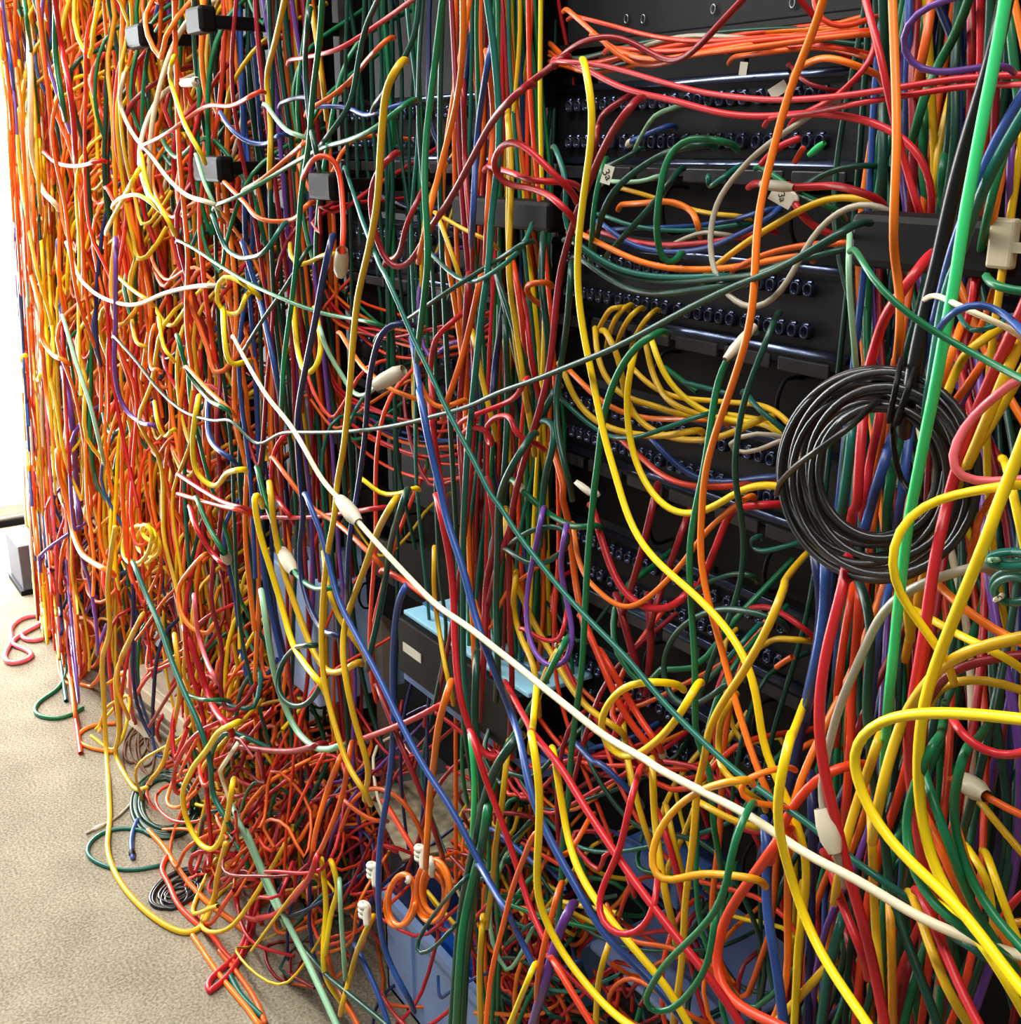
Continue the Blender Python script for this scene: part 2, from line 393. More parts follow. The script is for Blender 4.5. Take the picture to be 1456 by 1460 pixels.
TRACES = '''
# --- right: vertical bundle in front of bracket
l 17 42 hanging in front of the black bracket, brightest green of all | @03 1375,0 1345,200 1300,400 1250,660 1205,900 1170,1080 1130,1300 @13 1130,130 1085,330 1040,560 1010,760 960,960 920,1200 885,1350 @23 860,220 840,430 815,620 800,800 775,1000 760,1200,40 745,1380,36 @33 740,250,32
b 14 40 sliding behind the light green cable from the right edge | @03 1456,500 1340,680 1260,860 1200,1050 1120,1200 1070,1400 @13 1050,200 1000,420 960,560
t 16 41 hugging the left flank of the light green cable | @03 1456,620 1330,820 1250,1000 1180,1180 1110,1400 @13 1085,150 1040,380 1010,560 990,700
K 22 40 as thick as a hose, slanting behind the light green cable | @03 1345,150 1310,330 1240,520 1170,760 1110,960 1080,1100 1040,1300 1005,1456 @13 960,330 925,500 895,640 880,760
O 13 38 dropping straight down across the left end of the black bracket | @03 790,0 800,300 812,600 808,900 790,1150 800,1300 @13 785,0 815,150 840,300 830,420 800,600,30
O 11 33 in a long S curve across the right patch panels to the floor | @03 430,0 380,170 310,320 250,480 190,700 140,900 100,1050 85,1200 @12 1375,0 1370,200 1350,400 1300,580 1240,760 1170,960 1110,1180 1095,1400 @22 1088,150 1085,300 1110,500 1170,720 1220,900 1270,1100 1330,1280 1380,1440 @33 90,130 150,270
r 10 20 arching over the bracket from the patch panel row | @02 370,310 480,350 600,420 750,480 900,510 1050,550 1200,590 @03 60,605 200,602 350,585 560,605 760,660 900,760 980,880 1003,1000 990,1110
r 9 24 crossing the top panel and running off right, the upper one | @02 370,320 520,330 700,370 900,430 1100,480 1280,505 @03 180,520 400,510 600,490 800,460 1000,425 1200,400 1456,390
r 9 24 running off right just below its twin at the top panel | @03 200,605 450,570 600,535 780,510 1000,470 1200,443 1456,440
r 9 22 rising steeply to join the two red runs at top right | @03 700,230 690,290 650,360 560,450 450,530 330,590
r 11 26 falling from the top edge into the black bracket | @03 650,0 690,150 730,300 760,450 790,600 840,800 880,950 930,1100
p 10 33 curling in an open hook at the top right | @03 1075,-5 930,30 850,90 805,200 820,300 880,370 960,400 1060,390 1160,360 1270,345
G 14 12 at top right, first one right of the orange drop | @03 740,0 745,200 740,450 740,700 735,1000
b 12 14 dropping behind the purple hook | @03 875,0 872,200 865,430 860,700
m 13 15 dropping beside the blue one inside the purple hook | @03 915,0 908,200 890,380 900,700 890,1000
o 14 17 slanting down just right of the purple hook centre | @03 990,0 970,200 930,340 915,500
g 14 18 sweeping down-left from the top edge near the purple hook | @03 1185,0 1120,180 1020,340 960,480 900,700
G 13 16 hanging vertically between purple hook and light green cable | @03 1130,100 1110,400 1120,600 1100,850 1060,1080
m 13 17 hanging from the top edge left of the two bright reds | @03 1195,0 1200,300 1195,550 1180,800
r 12 18 hanging from the top edge nearest the light green cable | @03 1245,0 1247,350 1230,600
G 14 19 hanging from the top edge touching the light green cable | @03 1300,0 1290,250 1270,450
O 11 25 at the upper right corner | @03 1420,0 1440,100 1456,170
g 14 22 behind the two red runs at the right edge | @03 1395,60 1420,350 1440,500
y 11 12 peeping out in the shadow above the bracket | @03 1075,560 1045,690 1015,800 1020,930
g 13 13 bulging out just above the black bracket | @03 1070,780 1040,900 1040,1000 1060,1100
G 14 10 in the dark bundle above the bracket's left half | @03 900,560 870,800 900,1080
g 13 11 in the dark bundle above the bracket, mid | @03 960,590 940,800 970,1080
p 10 30 short and upright above the bracket at the right edge | @03 1410,700 1400,800 1395,1080 1390,1150
y 12 30 short and upright at the right edge, beside the purple one | @03 1456,760 1440,850 1420,1000
g 13 32 slanting beneath the teal cable above the cream tab | @03 1360,820 1310,980 1280,1130
O 12 31 slanting beside the green one above the cream tab | @03 1370,860 1330,1000 1310,1140
e 9 22 in a wide open loop hanging over the patch panels | @03 420,555 320,630 210,700 100,780 0,880 @12 1330,-420 1220,-310 1150,-180 1135,-60 1142,80 1180,200 1260,290 1350,335 @13 60,337 110,325 170,290 230,220 280,130 330,20 @03 340,1270 410,1180 520,1080 640,1045 720,1055 770,1090
r 11 17 with white sleeve, plugged above the paper tag | @03 150,960 250,980 400,965 550,975 660,1010
r 11 14 leaving the paper tag marked 3a | @03 265,1000 300,1110 380,1180 470,1215
y 10 15 running under the paper tag to the bracket | @02 1150,1395 @03 0,1280 120,1200 260,1120 400,1040 520,1020 650,1040
g 9 12 passing under the paper tag | @03 160,900 310,1010 380,1040 480,1080
G 9 14 in a shallow arc from the bracket to the upper panel lip | @03 370,940 480,880 560,850 680,860
O 10 20 arching over the top panel edge | @03 320,345 400,300 500,300 600,340 660,365
m 7 6 drooping in the dark below the orange arch | @03 280,370 300,410 360,450 480,470
G 9 24 upper of two ending at the bracket's left corner | @12 450,0 560,90 700,160 850,185 1000,190 1200,170 1400,145 @13 150,120 350,50 @03 450,1250 560,1205
G 9 22 lower of two ending at the bracket's left corner | @12 480,80 620,180 760,240 900,250 1050,230 @03 40,1450 200,1380 400,1330 545,1290
o 9 18 in the upper pair reaching the bracket's left end | @02 1270,1390 @03 0,1385 120,1315 260,1285 560,1260
L 9 30 with a glossy glint, dangling below the bracket's left corner | @03 565,1260 560,1350 565,1456 @13 560,130 570,300 590,500 600,640
# --- top of panel rack
o 8 14 lowest in the orange bunch along the top tray | @02 590,220 680,310 760,335 880,335 1000,295 1200,265 1456,235 @03 300,215 500,190 660,175
o 8 13 entering the orange bunch from the dark post | @02 420,70 500,140 600,230 700,280 820,310 950,300 1150,265 1400,225
q 7 12 highest and longest in the bunch along the top tray | @02 460,90 620,130 760,170 900,200 1100,215 1300,205 1456,190
q 8 13 second from top in the orange bunch | @02 640,250 800,262 1000,262 1200,232 1456,205 @03 350,190 650,160
o 8 11 fraying right at the end of the orange bunch | @03 0,290 200,265 400,240 560,270 660,295
q 8 12 curving up at the right of the orange bunch | @03 0,240 200,240 420,235 560,255 660,280
q 8 15 in a U hanging from the top edge beside the dark chassis | @03 375,0 370,60 420,130 480,155 560,150 640,110
m 9 18 in a wave over the orange bunch, rising to the top edge | @02 370,290 430,240 520,200 620,185 720,205 800,260 880,305 950,320 1020,290 1100,220 1200,110 1310,-5
e 7 10 lying along the top tray behind the orange bunch | @02 810,235 900,205 1050,185 1200,190 1350,200
m 10 22 climbing from the dark loop to the post | @01 1320,600 @02 80,540 200,430 310,350 370,300
r 10 30 folded in a loop beside the dark post | @02 370,945 300,880 220,790 160,740 100,730 50,760 10,830 5,900 60,950 180,970 300,1010 390,1090
r 9 28 inside the folded red loop | @02 15,870 120,900 230,940 360,945
Y 11 33 draped from the post in the longest sweep down the right panels | @02 500,400 530,560 520,750 490,950 465,1150 450,1300 @12 450,200 470,400 510,600 550,800 590,1000 650,1200 @22 670,0 720,160 800,300 930,430 1060,540 1160,640 1260,760 1330,880 1375,1020 1395,1200 1435,1400 @33 190,180 250,310 320,480 345,650 330,850 300,1020 290,1250 280,1456
y 11 35 rising from bottom and bending right under the coil | @23 350,320,15 240,450,25 180,620 100,800 40,880 @22 1330,910 1230,1050 1150,1200 1110,1330 @32 1125,50 1080,150 1060,400 1040,600 1010,800 1000,1000 985,1200 960,1350
m 10 26 slanting the whole way down beside the long yellow sweep | @02 730,550 650,650 580,780 530,900 480,1020 430,1150 390,1300 @12 365,100 350,200 330,400 310,600 260,830 200,1020 150,1200 @22 110,100 95,450 100,700 110,1000 100,1250
m 9 10 short, beside the slanting dark red at the top panel | @02 700,510 620,560 560,640 545,740
g 10 20 bending down from the panel in a hook end | @02 1190,735 1000,720 920,780 890,900 870,1050 855,1200 870,1300 900,1390 940,1400 960,1360
G 10 18 bowing from the panel to the lower left | @02 1100,750 890,800 760,880 640,980 580,1100 550,1220
g 8 19 short, hanging beneath the small paper tag | @02 575,890 545,1000 525,1220
t 8 24 hooked by the post then swagging under the panel | @02 350,810 390,920 400,1020 370,1130 400,1220 500,1300 620,1380 800,1430 1000,1440 1200,1430
G 9 16 straight and slanting behind the hooked green one | @02 940,930 860,1040 760,1150 640,1280
O 9 17 in a long swag below the second panel | @02 450,1205 600,1280 750,1350 900,1390 1050,1400 1250,1390 1456,1350 @03 300,1330 
b 8 13 in the swag of mixed cables between panels | @02 600,1180 700,1260 850,1300 1000,1305 1150,1280 1300,1210 1456,1130 @03 200,1085
r 8 12 in the swag of mixed cables between panels | @02 560,1200 680,1240 850,1270 1050,1265 1250,1240 1400,1200
b 7 8 highest in the swag of mixed cables between panels | @02 650,1190 900,1180 1100,1170 1300,1130 1456,1080
t 7 9 in the swag of mixed cables between panels | @02 590,1120 750,1180 900,1195 1100,1195 1300,1160
e 7 9 in a low hump under the big grey loop | @02 1000,1240 1060,1215 1150,1210 1260,1225
O 9 9 bent over like a cane in the black gap | @02 700,1060 880,1045 960,1035 1030,1080 1070,1160
y 7 7 lost in the dark behind the cane-bent orange one | @02 690,980 800,1010 950,1060 1150,1110 1300,1120
G 7 10 looping up from the panel by a white boot | @02 600,860 680,840 740,790
L 7 12 in a smile shape left of the hooked green one | @02 620,940 700,950 790,945 860,910
t 8 11 short hook with pointed end in the black gap | @02 1250,890 1180,940 1130,970 1130,920
L 7 8 rising thinly in front of the panel ports | @02 790,690 820,640 880,580 960,555
b 8 6 short and plugged beside a white boot | @02 760,720 830,690 900,660
r 10 14 with a short stub plugged into the panel, leftmost red stub | @03 110,850 180,760 300,720
q 9 13 with a short stub plugged into the panel beside the lime one | @03 270,870 300,790 345,745
r 8 12 with a short stub right of the lime one | @03 375,790 430,745
# --- panel 3 yellows
y 8 7 first of the arcs over the third panel lip | @12 575,405 605,345 650,322 690,320
y 8 7 second of the arcs over the third panel lip | @12 625,430 650,355 690,325
y 8 8 third of the arcs over the third panel lip | @12 682,440 710,375 745,345
y 8 8 fourth of the arcs over the third panel lip | @12 762,450 790,395 825,360
y 9 12 leftmost of the yellow swags under the third panel | @12 545,480 550,560 600,700 700,790 850,830 1000,885 1150,872 1300,890 1456,925 @13 270,1010
y 9 14 second of the yellow swags under the third panel | @12 620,490 660,560 680,680 700,800 740,880 820,950 950,1000 1100,1010 1220,985 1400,900
y 9 13 bending steeply, right pair of swags under the third panel | @12 810,530 830,640 880,750 950,830 1040,870 1200,900
Y 9 14 outermost in the right pair under the third panel | @12 850,535 900,680 1000,790 1100,860 1250,910 1456,935 @13 250,1030
y 8 11 topmost run heading right under the third panel | @12 740,640 830,730 950,790 1100,800 1230,815 @13 60,820 200,870 285,960
y 9 16 in the lowest wide swag under the third panel | @12 385,670 430,790 500,880 600,940 750,980 900,988 1050,960
Y 10 20 dropping from the third panel then curving right in a deep bow | @12 740,580 710,720 705,850 720,1000 760,1150 830,1280 920,1370 1040,1395 1150,1360 1300,1270 1400,1240 @13 200,1250
O 8 10 within the yellow swags under the third panel | @12 410,650 500,740 600,830 720,880 850,900 1000,900 1180,905
q 9 9 in the lower swag beneath the yellow ones | @12 690,1020 780,1100 900,1200 1050,1250 1250,1250 1400,1230
b 9 8 in a bow beneath the yellow swags | @12 860,1030 950,1130 1080,1210 1250,1225 1456,1200 @13 240,1200
t 7 17 sagging darkly across the yellow swags | @12 1130,870 950,930 820,980 700,1000 600,990 470,900 370,800
g 10 29 bowing down left of the yellow drop | @12 830,470 760,510 680,620 610,780 580,900 560,1100 530,1300 @22 535,0 510,250 490,600 470,950 430,1250 410,1440 @32 410,200 380,450 360,800 345,950
g 10 31 hanging straight from a grey boot across the right panels | @12 1290,505 1220,580 1165,750 1140,950 1100,1200 1050,1420 @22 1040,150 1030,300 1040,600 1060,900 1060,1200 @32 1065,0 1120,80 1150,400 1180,560
G 9 24 sinuous, right of the long orange S | @12 1456,430 1380,620 1300,850 1280,1000 1260,1150 1300,1400 @22 1310,200 1310,400 1270,570 1220,700 1140,900 1090,1050
e 7 22 in a small narrow loop left of the black coil | @12 1500,985 1420,960 1350,960 1250,1000 1210,1040 1230,1085 1320,1085 1420,1050 1500,1010
t 9 15 running into the black coil's left side | @13 40,780 80,840 160,900 260,990
g 8 8 stubby, in the black gap under the third panel | @12 900,630 980,690 1070,760
t 8 9 short, beside the stubby green one under the third panel | @12 1000,710 1120,740 1230,770
G 9 26 slanting right of the dark red line by the post | @12 415,150 395,400 370,580 340,760 350,1000 400,1200
r 9 15 in the post bundle beside the folded red loop, lower | @12 130,180 180,320 200,520 230,700 260,820
y 9 20 hanging straight in the bundle by the post | @02 90,640 100,900 90,1100 95,1300 @12 100,200 120,420 150,650 200,880 215,980
G 10 19 beside the yellow hanger in the post bundle | @12 270,0 260,200 290,400 300,560 290,760
G 10 18 crossing in front of the post bundle from the left | @12 30,150 80,330 130,560 180,760
B 10 14 in the shadow left of the post bundle | @12 70,300 40,500 20,640 10,800
o 10 12 emerging below the post bundle | @12 330,1080 380,1300 @22 360,0 400,130 420,300 440,480 480,680
g 9 21 curving by a white plug below the post bundle | @12 150,1255 230,1340 320,1400 @22 250,80 350,150 470,190 520,180
t 10 22 bent like a shepherd's crook below the post | @12 270,910 310,915 335,970 320,1060 290,1160 270,1300 260,1456
G 9 20 sweeping to lower left below the crook | @12 330,760 200,1000 120,1130 70,1280 50,1456 @22 30,200 20,500 40,800 30,1000
o 9 21 in a small C at the post bundle | @12 245,295 200,275 178,230 210,195 265,190
t 10 30 descending along the second bracket to the lower bundle | @01 1255,-5 1290,250 1312,500 1320,700 1300,950 1270,1200 @11 1268,80 1240,250 1200,600 1170,900 1150,1100 1140,1300 @21 1132,200 1130,400 1130,700 1132,900 1155,1150 1190,1400
# --- coil region
r 15 34 bending out under the bracket into the coil top | @13 915,135 830,250 760,340 720,440 690,550 655,680
r 15 27 brightest seen through the black coil | @13 640,860 625,1000 615,1150 605,1400 @23 590,60,25 570,200,24
r 13 24 thinner, seen through the black coil | @13 730,790 720,900 700,1000 665,1150 650,1280
o 10 22 slim, seen through the black coil | @13 750,850 735,980 720,1080
b 15 24 seen through the black coil, widening downward | @13 770,1050 730,1180 690,1300 660,1420 @23 650,180
b 13 23 on the right seen through the black coil | @13 890,900 870,1050 850,1200 820,1400
g 15 22 seen through the black coil beside the blue ones | @13 830,980 790,1150 765,1300 760,1456 @23 740,180
G 15 20 leftmost seen through the black coil | @13 560,1000 545,1150 535,1350 @23 530,120
t 15 21 seen through the black coil next to bright red | @13 580,960 560,1150 520,1400
r 16 40 from under the coil to the bottom edge, bright | @23 545,430 530,520 490,650 440,850 410,1050 405,1250 @33 410,0 440,180 490,380 540,600 590,780 650,980 700,1200 750,1460
B 16 30 thick, hanging below the coil's left | @23 395,380 425,560 405,800 370,980 330,1150 280,1400 @33 250,200 200,400 150,500
b 16 32 parallel right of the thick navy one below coil | @23 440,400 440,560 420,750 390,900 350,1100
b 12 28 below the coil next to light green | @23 760,540 725,650 705,800 690,1000 670,1200
q 13 29 below the coil, left of the glinting green | @23 615,560 600,800 575,1050 575,1300 @33 560,150 550,350
q 12 27 below the coil between red and orange strands | @23 570,580 540,750 510,950 500,1200
G 14 33 with glints, snaking from under the coil to bottom edge | @23 635,525 680,650 670,900 650,1100 660,1250 690,1420 @33 670,80 700,250 745,400 755,620 800,850 870,1050 950,1250 1025,1465
Y 17 45 straight and thick, slanting at the right edge | @13 1456,1050 1380,1250 1290,1450 @23 1340,80 1270,270 1180,480 1100,680 1020,880 960,1060 930,1250 918,1440 @33 928,150 950,450 1000,650 1070,790 1180,920 1290,1080 1400,1200
Y 13 46 in a big C loop right of the coil | @23 1400,-30 1150,10 1000,40 880,90 800,190 765,330 790,480 850,590 950,700 1010,790
Y 12 42 carrying on from the C loop to the right edge | @23 970,655 1080,720 1250,800 1400,870 1456,920
y 16 43 sweeping from the right edge down into the bundle, upper | @23 1456,760 1300,790 1150,840 1020,930 920,1060 850,1150 800,1300 750,1456 @33 740,150 720,300
y 13 36 arching at the right edge, middle of three | @23 1456,1030 1330,978 1200,965 1080,990 1000,1060 960,1180
Y 16 47 in a great hooked sweep across the bottom right | @23 1456,1185 1250,1160 1000,1150 800,1165 680,1210 600,1290 565,1400 @33 575,60 595,180 640,310 720,440 820,560 900,640 1000,720 1100,810 1200,920 1290,1050 1380,1190 1470,1290
m 14 38 arching at the right edge under the yellow sweep | @23 1456,850 1300,862 1150,900 1050,970 980,1080
e 13 41 in an S curve below the coil | @23 1175,405 1050,440 900,500 780,570 700,680 650,810 590,940 520,1090 470,1260 445,1400 @33 410,200 420,350 460,470 490,550
r 17 41 thick, slanting from the right edge beside the pink one | @13 1465,340 1400,480 1330,620 1260,780 1190,950 1120,1150 1080,1320 1040,1456 @23 1075,100 1030,230 990,480 960,700 930,900 890,1100 870,1300 @33 870,100 890,250 920,450 940,600
y 17 40 slanting from the right edge above the pink one | @13 1465,460 1390,640 1300,850 1230,1020 1150,1210 1080,1330
y 15 36 second slanting from the right edge, further back | @13 1470,640 1390,780 1300,930 1220,1060 1130,1190
y 15 34 continuing under the C loop beside the coil | @23 1040,130 950,250 890,400 855,560 870,640
a 13 30 inside the C loop next to thick red | @23 1010,240 960,400 920,560 890,700
k 13 44 bent at a sharp elbow right of the coil | @13 1410,715 1300,800 1180,900 1110,1000 1060,1110 1070,1200 1120,1240 1250,1235 1465,1215
g 10 48 running diagonally over everything to the right edge | @13 645,105 720,240 850,350 1000,450 1150,530 1300,610 1465,695
w 9 44 short, poking out by the small blue arch | @13 1115,305 1200,350 1310,392
b 11 45 in a small arch at the right edge | @13 1150,312 1200,280 1280,290 1350,330 1415,395
g 13 46 cut short, stubby under the cream tab | @13 1275,160 1310,220 1400,243 1460,245
t 8 43 in a small bowl shape under the blue arch | @13 1145,385 1170,440 1230,460 1320,425 1385,385
y 13 33 behind the diagonal green at the right, upper | @13 1295,465 1200,530 1130,620 1080,750 1040,850
O 12 31 behind the diagonal green at the right, lower | @13 1115,500 1070,640 1045,740
r 10 29 deep under the cream tab | @13 1215,150 1205,280 1190,400 1130,500
O 9 28 peeking under the small blue arch | @13 1290,310 1260,430 1200,520
o 12 30 slanting behind the yellows right of coil | @13 1290,560 1200,700 1130,790
p 10 29 slanting behind the yellows right of coil | @13 1340,460 1260,610 1190,740
K 10 45 crossing over the coil's lower left | @13 640,875 560,960 440,1040 300,1130 235,1200
K 9 34 hanging inside the coil | @13 790,870 785,1000 800,1130 840,1230 885,1285
O 13 39 crossing behind the straight yellow below the C loop | @23 1030,490 1120,580 1220,660 1350,740 1465,790
o 11 37 vertical, curved at the right edge above the knotted green | @23 1335,5 1245,110 1210,250 1200,330
Y 13 44 short at the right edge above the knotted green | @23 1405,-30 1435,100 1465,240
r 13 44 drooping in a bowl at the right edge | @23 1110,1195 1160,1290 1250,1360 1350,1382 1465,1355
g 14 45 in a long S from the middle to the bottom right | @23 1060,1120,36 1035,1290,42 @33 1000,-20 940,150 870,280 845,400 860,560 910,720 1000,850 1130,950 1250,1020
g 14 43 left of two parallel ones at the bottom right | @33 985,40,36 960,180 1020,360 1100,560 1160,750 1230,900 1310,1010
g 14 44 right of two parallel ones at the bottom right | @23 1300,1180,32 1215,1310,40 @33 1165,20 1110,250 1105,450 1150,620 1230,780 1330,930 1465,1065
o 13 40 between the parallel greens at the bottom right | @33 990,440 1070,620 1130,750
O 12 41 right of the parallel greens at the bottom right | @33 1140,490 1180,650 1260,800 1390,1045
o 11 36 leaving a grey boot at the right edge | @33 1230,245 1330,320 1465,375
y 11 33 below the grey boot at the right edge | @33 1280,350 1350,440 1465,570
Y 11 38 short and bent at the lower right edge | @33 1200,575 1270,680 1300,800 1310,900
Y 12 37 slanting at the lower right edge | @33 1315,680 1370,850 1450,1040
r 12 36 hooked at the lower right edge | @33 1465,775 1380,840 1350,930
a 13 35 level at the lower right edge | @33 1365,940 1465,930
y 14 38 hanging left of the big hooked sweep | @33 710,0 660,150 600,320 550,480 520,640
y 13 35 upright at the bottom, left of the glinting green | @33 680,430 690,700 700,950 720,1200 730,1320
a 13 33 upright at the bottom, right of the glinting green | @33 775,840 785,1050 788,1250 792,1465
Y 14 44 straight from below the coil to bottom edge, slanting right | @23 335,1090,30 265,1280,38 @33 240,40 212,150 190,300 205,500 250,650 300,820 370,1000 450,1150 560,1310 665,1465
q 14 36 arching through the bundle below the grey S | @33 550,115 460,130 380,190 300,280 240,380 190,500
q 15 38 from the arch to a long belly at the bottom | @33 215,480 100,640 0,780 @32 1230,880 1180,1020 1160,1150 1190,1260 1280,1360 1456,1445
b 15 34 upright at the bottom right of centre | @33 130,480 140,650 130,850 170,1050 200,1250 225,1465
B 14 30 upright beside the straight slanting yellow | @33 370,250 375,500 365,800 360,1100 350,1456
y 12 32 slanting low across the bottom edge | @33 440,1165 330,1290 205,1425
t 14 32 sloping at the bottom below the cream line | @33 520,930 460,1150 420,1456
r 14 42 leaving the cream line to the bottom edge | @33 975,870 1030,1000 1090,1150 1160,1320 1240,1465
y 14 40 right of the leaving red at the bottom edge | @33 925,880 1000,1100 1080,1300 1190,1465
r 13 38 joining the long red from the left | @33 470,660 510,800 570,930 620,1060
y 12 30 upright in shadow below the navy strand | @33 320,820 310,1000 290,1250 280,1456
m 12 26 in the bottom shadow, leaning left | @33 880,1150 850,1300 810,1456
m 11 24 upright in the bottom shadow | @33 560,1020 590,1200 640,1400
Y 13 44 twin of the great sweep, ending at the lower right | @33 1080,870 1180,950 1280,1080 1370,1220 1470,1400
# --- long diagonals
w 10 41 stretched diagonally across the whole picture | @10 1215,480,30 1300,640,33 1400,800,36 @11 130,790,37 200,890,38 300,1040 400,1220 500,1330 @21 560,130 700,290 850,450 1000,600 1150,700 1300,820 1440,930 @22 200,960 400,1120 600,1280 850,1420 @32 800,90 1000,200 1200,300 1440,435 @33 200,480 400,610 600,700 800,830 1000,940 1200,1020 1465,1105
t 8 38 straight and diagonal, above and beside the cream one | @01 520,880,25 560,1000,28 620,1180,32 700,1380,34 @11 740,180 820,360 870,480 950,640 1040,840 1130,1010 1200,1140 1300,1340 @22 20,30 100,170 220,330 380,530 560,720 720,880 880,1080 1080,1280 1250,1440 @33 200,310 400,450 560,590 700,690 900,820,36 1050,960,34 1200,1060 1380,1190,33 1470,1245
G 7 33 strung in a shallow curve from the bracket to the far left | @03 560,1180 @13 150,145 0,195 @12 1200,240 980,350 800,450 600,550 420,620 250,690 0,780 @11 1200,820 1000,880 800,930 600,960 400,970 200,970 0,985 @10 1250,950 1100,910 950,860 820,745 700,590 600,480
g 6 30 draped from the far left to the middle, upper | @00 930,1250 @10 980,0 1150,110 1300,200 1440,265 @11 300,320 430,360 560,380 700,410
G 7 31 rising to the right from the hanging teal one | @11 700,460 830,390 960,300 1110,200 @12 60,60 180,-20
t 7 30 sagging in a bowl by the second bracket | @11 960,40 1010,90 1100,170 1200,190 1300,130 1456,0 @12 200,-70
G 6 28 straight, from the yellow loops up to the right | @11 0,530 100,370 250,150 310,40
# --- tile 32 / 22
Y 11 42 bending from vertical to diagonal at bottom centre, upper | @32 335,100 370,320 400,500 440,630 520,780 650,950 780,1110 900,1240 1030,1465
Y 11 43 bending from vertical to diagonal at bottom centre, lower | @22 235,1050,35 215,1250,38 @32 220,0 250,200 250,450 240,650 250,830 310,980 400,1130 520,1280 640,1410 740,1475
b 11 41 long and diagonal at bottom centre | @11 870,520,28 900,700,30 930,900 970,1100 1010,1250 1045,1430 @21 1060,200 1130,400 1200,680 1280,900 1380,1150,38 1440,1350,40 @32 190,190 250,380 340,560 430,720 520,880 600,1010 720,1120 830,1230 940,1350 1020,1465
r 12 42 long and diagonal beside the blue one at bottom centre | @22 80,1000,28 200,1220,36 @32 260,0 370,130 480,320 600,500 720,680 830,830 960,1000 1080,1150 1200,1300 1285,1440
r 10 44 hanging in a teardrop at the bottom centre | @32 800,130,30 720,320 660,580 590,720 540,830 560,920 620,990 700,1015 790,980 850,890 860,770
r 9 37 straight down-right beside the thick green rope | @31 1190,0 1250,200 1330,400 1390,580 @32 150,680 200,850 270,1000 310,1080
b 9 38 steep at lower centre crossing the green rope | @31 1230,660 1330,830 @32 80,860 150,1010 235,1180
o 8 40 bowing left of the blue diagonal at bottom centre | @32 490,430,30 420,560,32 @32 250,430 170,600 110,760 60,960 @31 1270,1230 1250,1465
a 11 43 looped like an ear with a level tail | @32 1290,190 1150,220 1020,280 900,400 830,540 815,650 850,740 910,750 980,690 1080,670 1200,680 1345,697
O 9 41 curled below the cream line's lower part | @32 1456,140 1280,190 1275,260 1350,320 1435,320
g 10 45 in a leaf-shaped loop at the bottom | @32 1310,395 1270,480 1240,620 1225,750 1130,920 1000,1050 900,1150 830,1270 790,1380 850,1412 960,1370 1060,1260 1130,1150 1150,1000 1165,900
o 9 38 steep at the bottom beside the purple strand | @32 345,790 300,950 250,1180 240,1380
p 14 37 thick and steep at the bottom edge | @32 400,880 340,1010 300,1180 250,1340 215,1465
q 10 39 starting beside the purple strand, to the bottom edge | @32 350,1170 420,1290 530,1465
Y 9 40 short at the bottom edge left of the purple | @32 215,1175 150,1330 95,1465
y 9 36 upright at the bottom edge over the pale blue box | @32 605,1065 560,1220 545,1465
y 9 28 slanting behind the teardrop loop | @32 720,120 780,380 825,510
y 11 30 upright behind the ear loop | @32 840,150 850,380 870,560 900,750 945,940
r 10 27 upright right of the ear loop | @32 885,410 950,600 985,760
y 9 26 short, behind the ear loop's tail | @32 925,390 960,560 990,660
r 11 19 in a deep U in the lower panels | @22 540,130 590,300 640,440 700,540 780,600 860,620 960,600 1010,540
m 11 14 leaning in the dark between panels, left | @22 850,30 800,250 760,400 690,620
m 10 13 leaning in the dark between panels, right | @22 1010,160 950,330 880,520 850,620
r 11 16 climbing right beside the long orange S | @22 1110,430 1170,290 1230,130 1330,80 1456,70
O 8 20 in a smile from the bundle up to the coil | @22 435,230 450,350 490,450 560,520 640,590 720,615 800,570 900,480 1000,370 1100,230 1250,90 1320,40
p 8 30 hanging in a long narrow loop | @22 262,140 230,300 195,480 180,640 200,780 240,870 310,925 380,920 420,840 430,740 390,560 360,400 385,225
G 8 28 in a flat oval around the purple loop | @22 150,240 230,190 330,180 410,190 430,230 390,300 310,370 200,390 120,330
r 7 29 in a small smile inside the purple loop | @22 200,730 260,780 330,782 380,720 392,640
y 9 25 running from the bundle to the round yellow loop | @22 80,150 90,350 150,520 220,680 320,850 420,1030 520,1140 640,1220
y 9 27 beside the purple loop's left side | @22 130,460 120,650 170,800 225,900 240,1050
g 9 31 slanting down-left under the purple loop | @22 370,810 300,950 230,1080 130,1250 30,1420 @31 1300,110 1240,260
y 9 30 from a grey tag, slanting down-left | @22 345,830 270,980 235,1110 215,1250
q 10 22 straight down-right beneath the teal diagonal | @22 490,690 570,880 640,1050 720,1200 820,1320
q 10 21 second straight one beneath the teal diagonal | @22 600,880 680,1020 760,1160 850,1290
Y 11 35 in a round open loop at the centre | @22 885,992 800,985 700,1010 620,1090 570,1200 580,1290 640,1370 720,1382 820,1330 920,1240 1000,1130 1045,1050
G 9 27 in a wide round loop right of the round yellow one | @22 1456,660 1300,615 1150,620 1020,680 930,780 890,900 900,1020 960,1100 1060,1110 1150,1060 1225,1000
G 8 18 humped over the dark panel left of the coil | @22 1120,480 1180,450 1250,430 1340,437
t 8 17 in a small hook under the coil's left | @23 310,265 200,300 110,315 60,290 50,260 90,235
m 11 12 upright in the lower dark panels, left | @22 820,600 832,800 815,960
m 11 13 sloping in the lower dark panels | @22 670,600 710,750 760,920
t 8 22 beaded together with the wide round loop | @22 1345,745 1260,840 1180,930 1090,1010
r 10 15 in the lower tangle under the round yellow loop | @22 690,1150 640,1280 640,1380 @32 720,90
y 9 16 upright through the round yellow loop | @22 690,1230 700,1350 @32 720,150
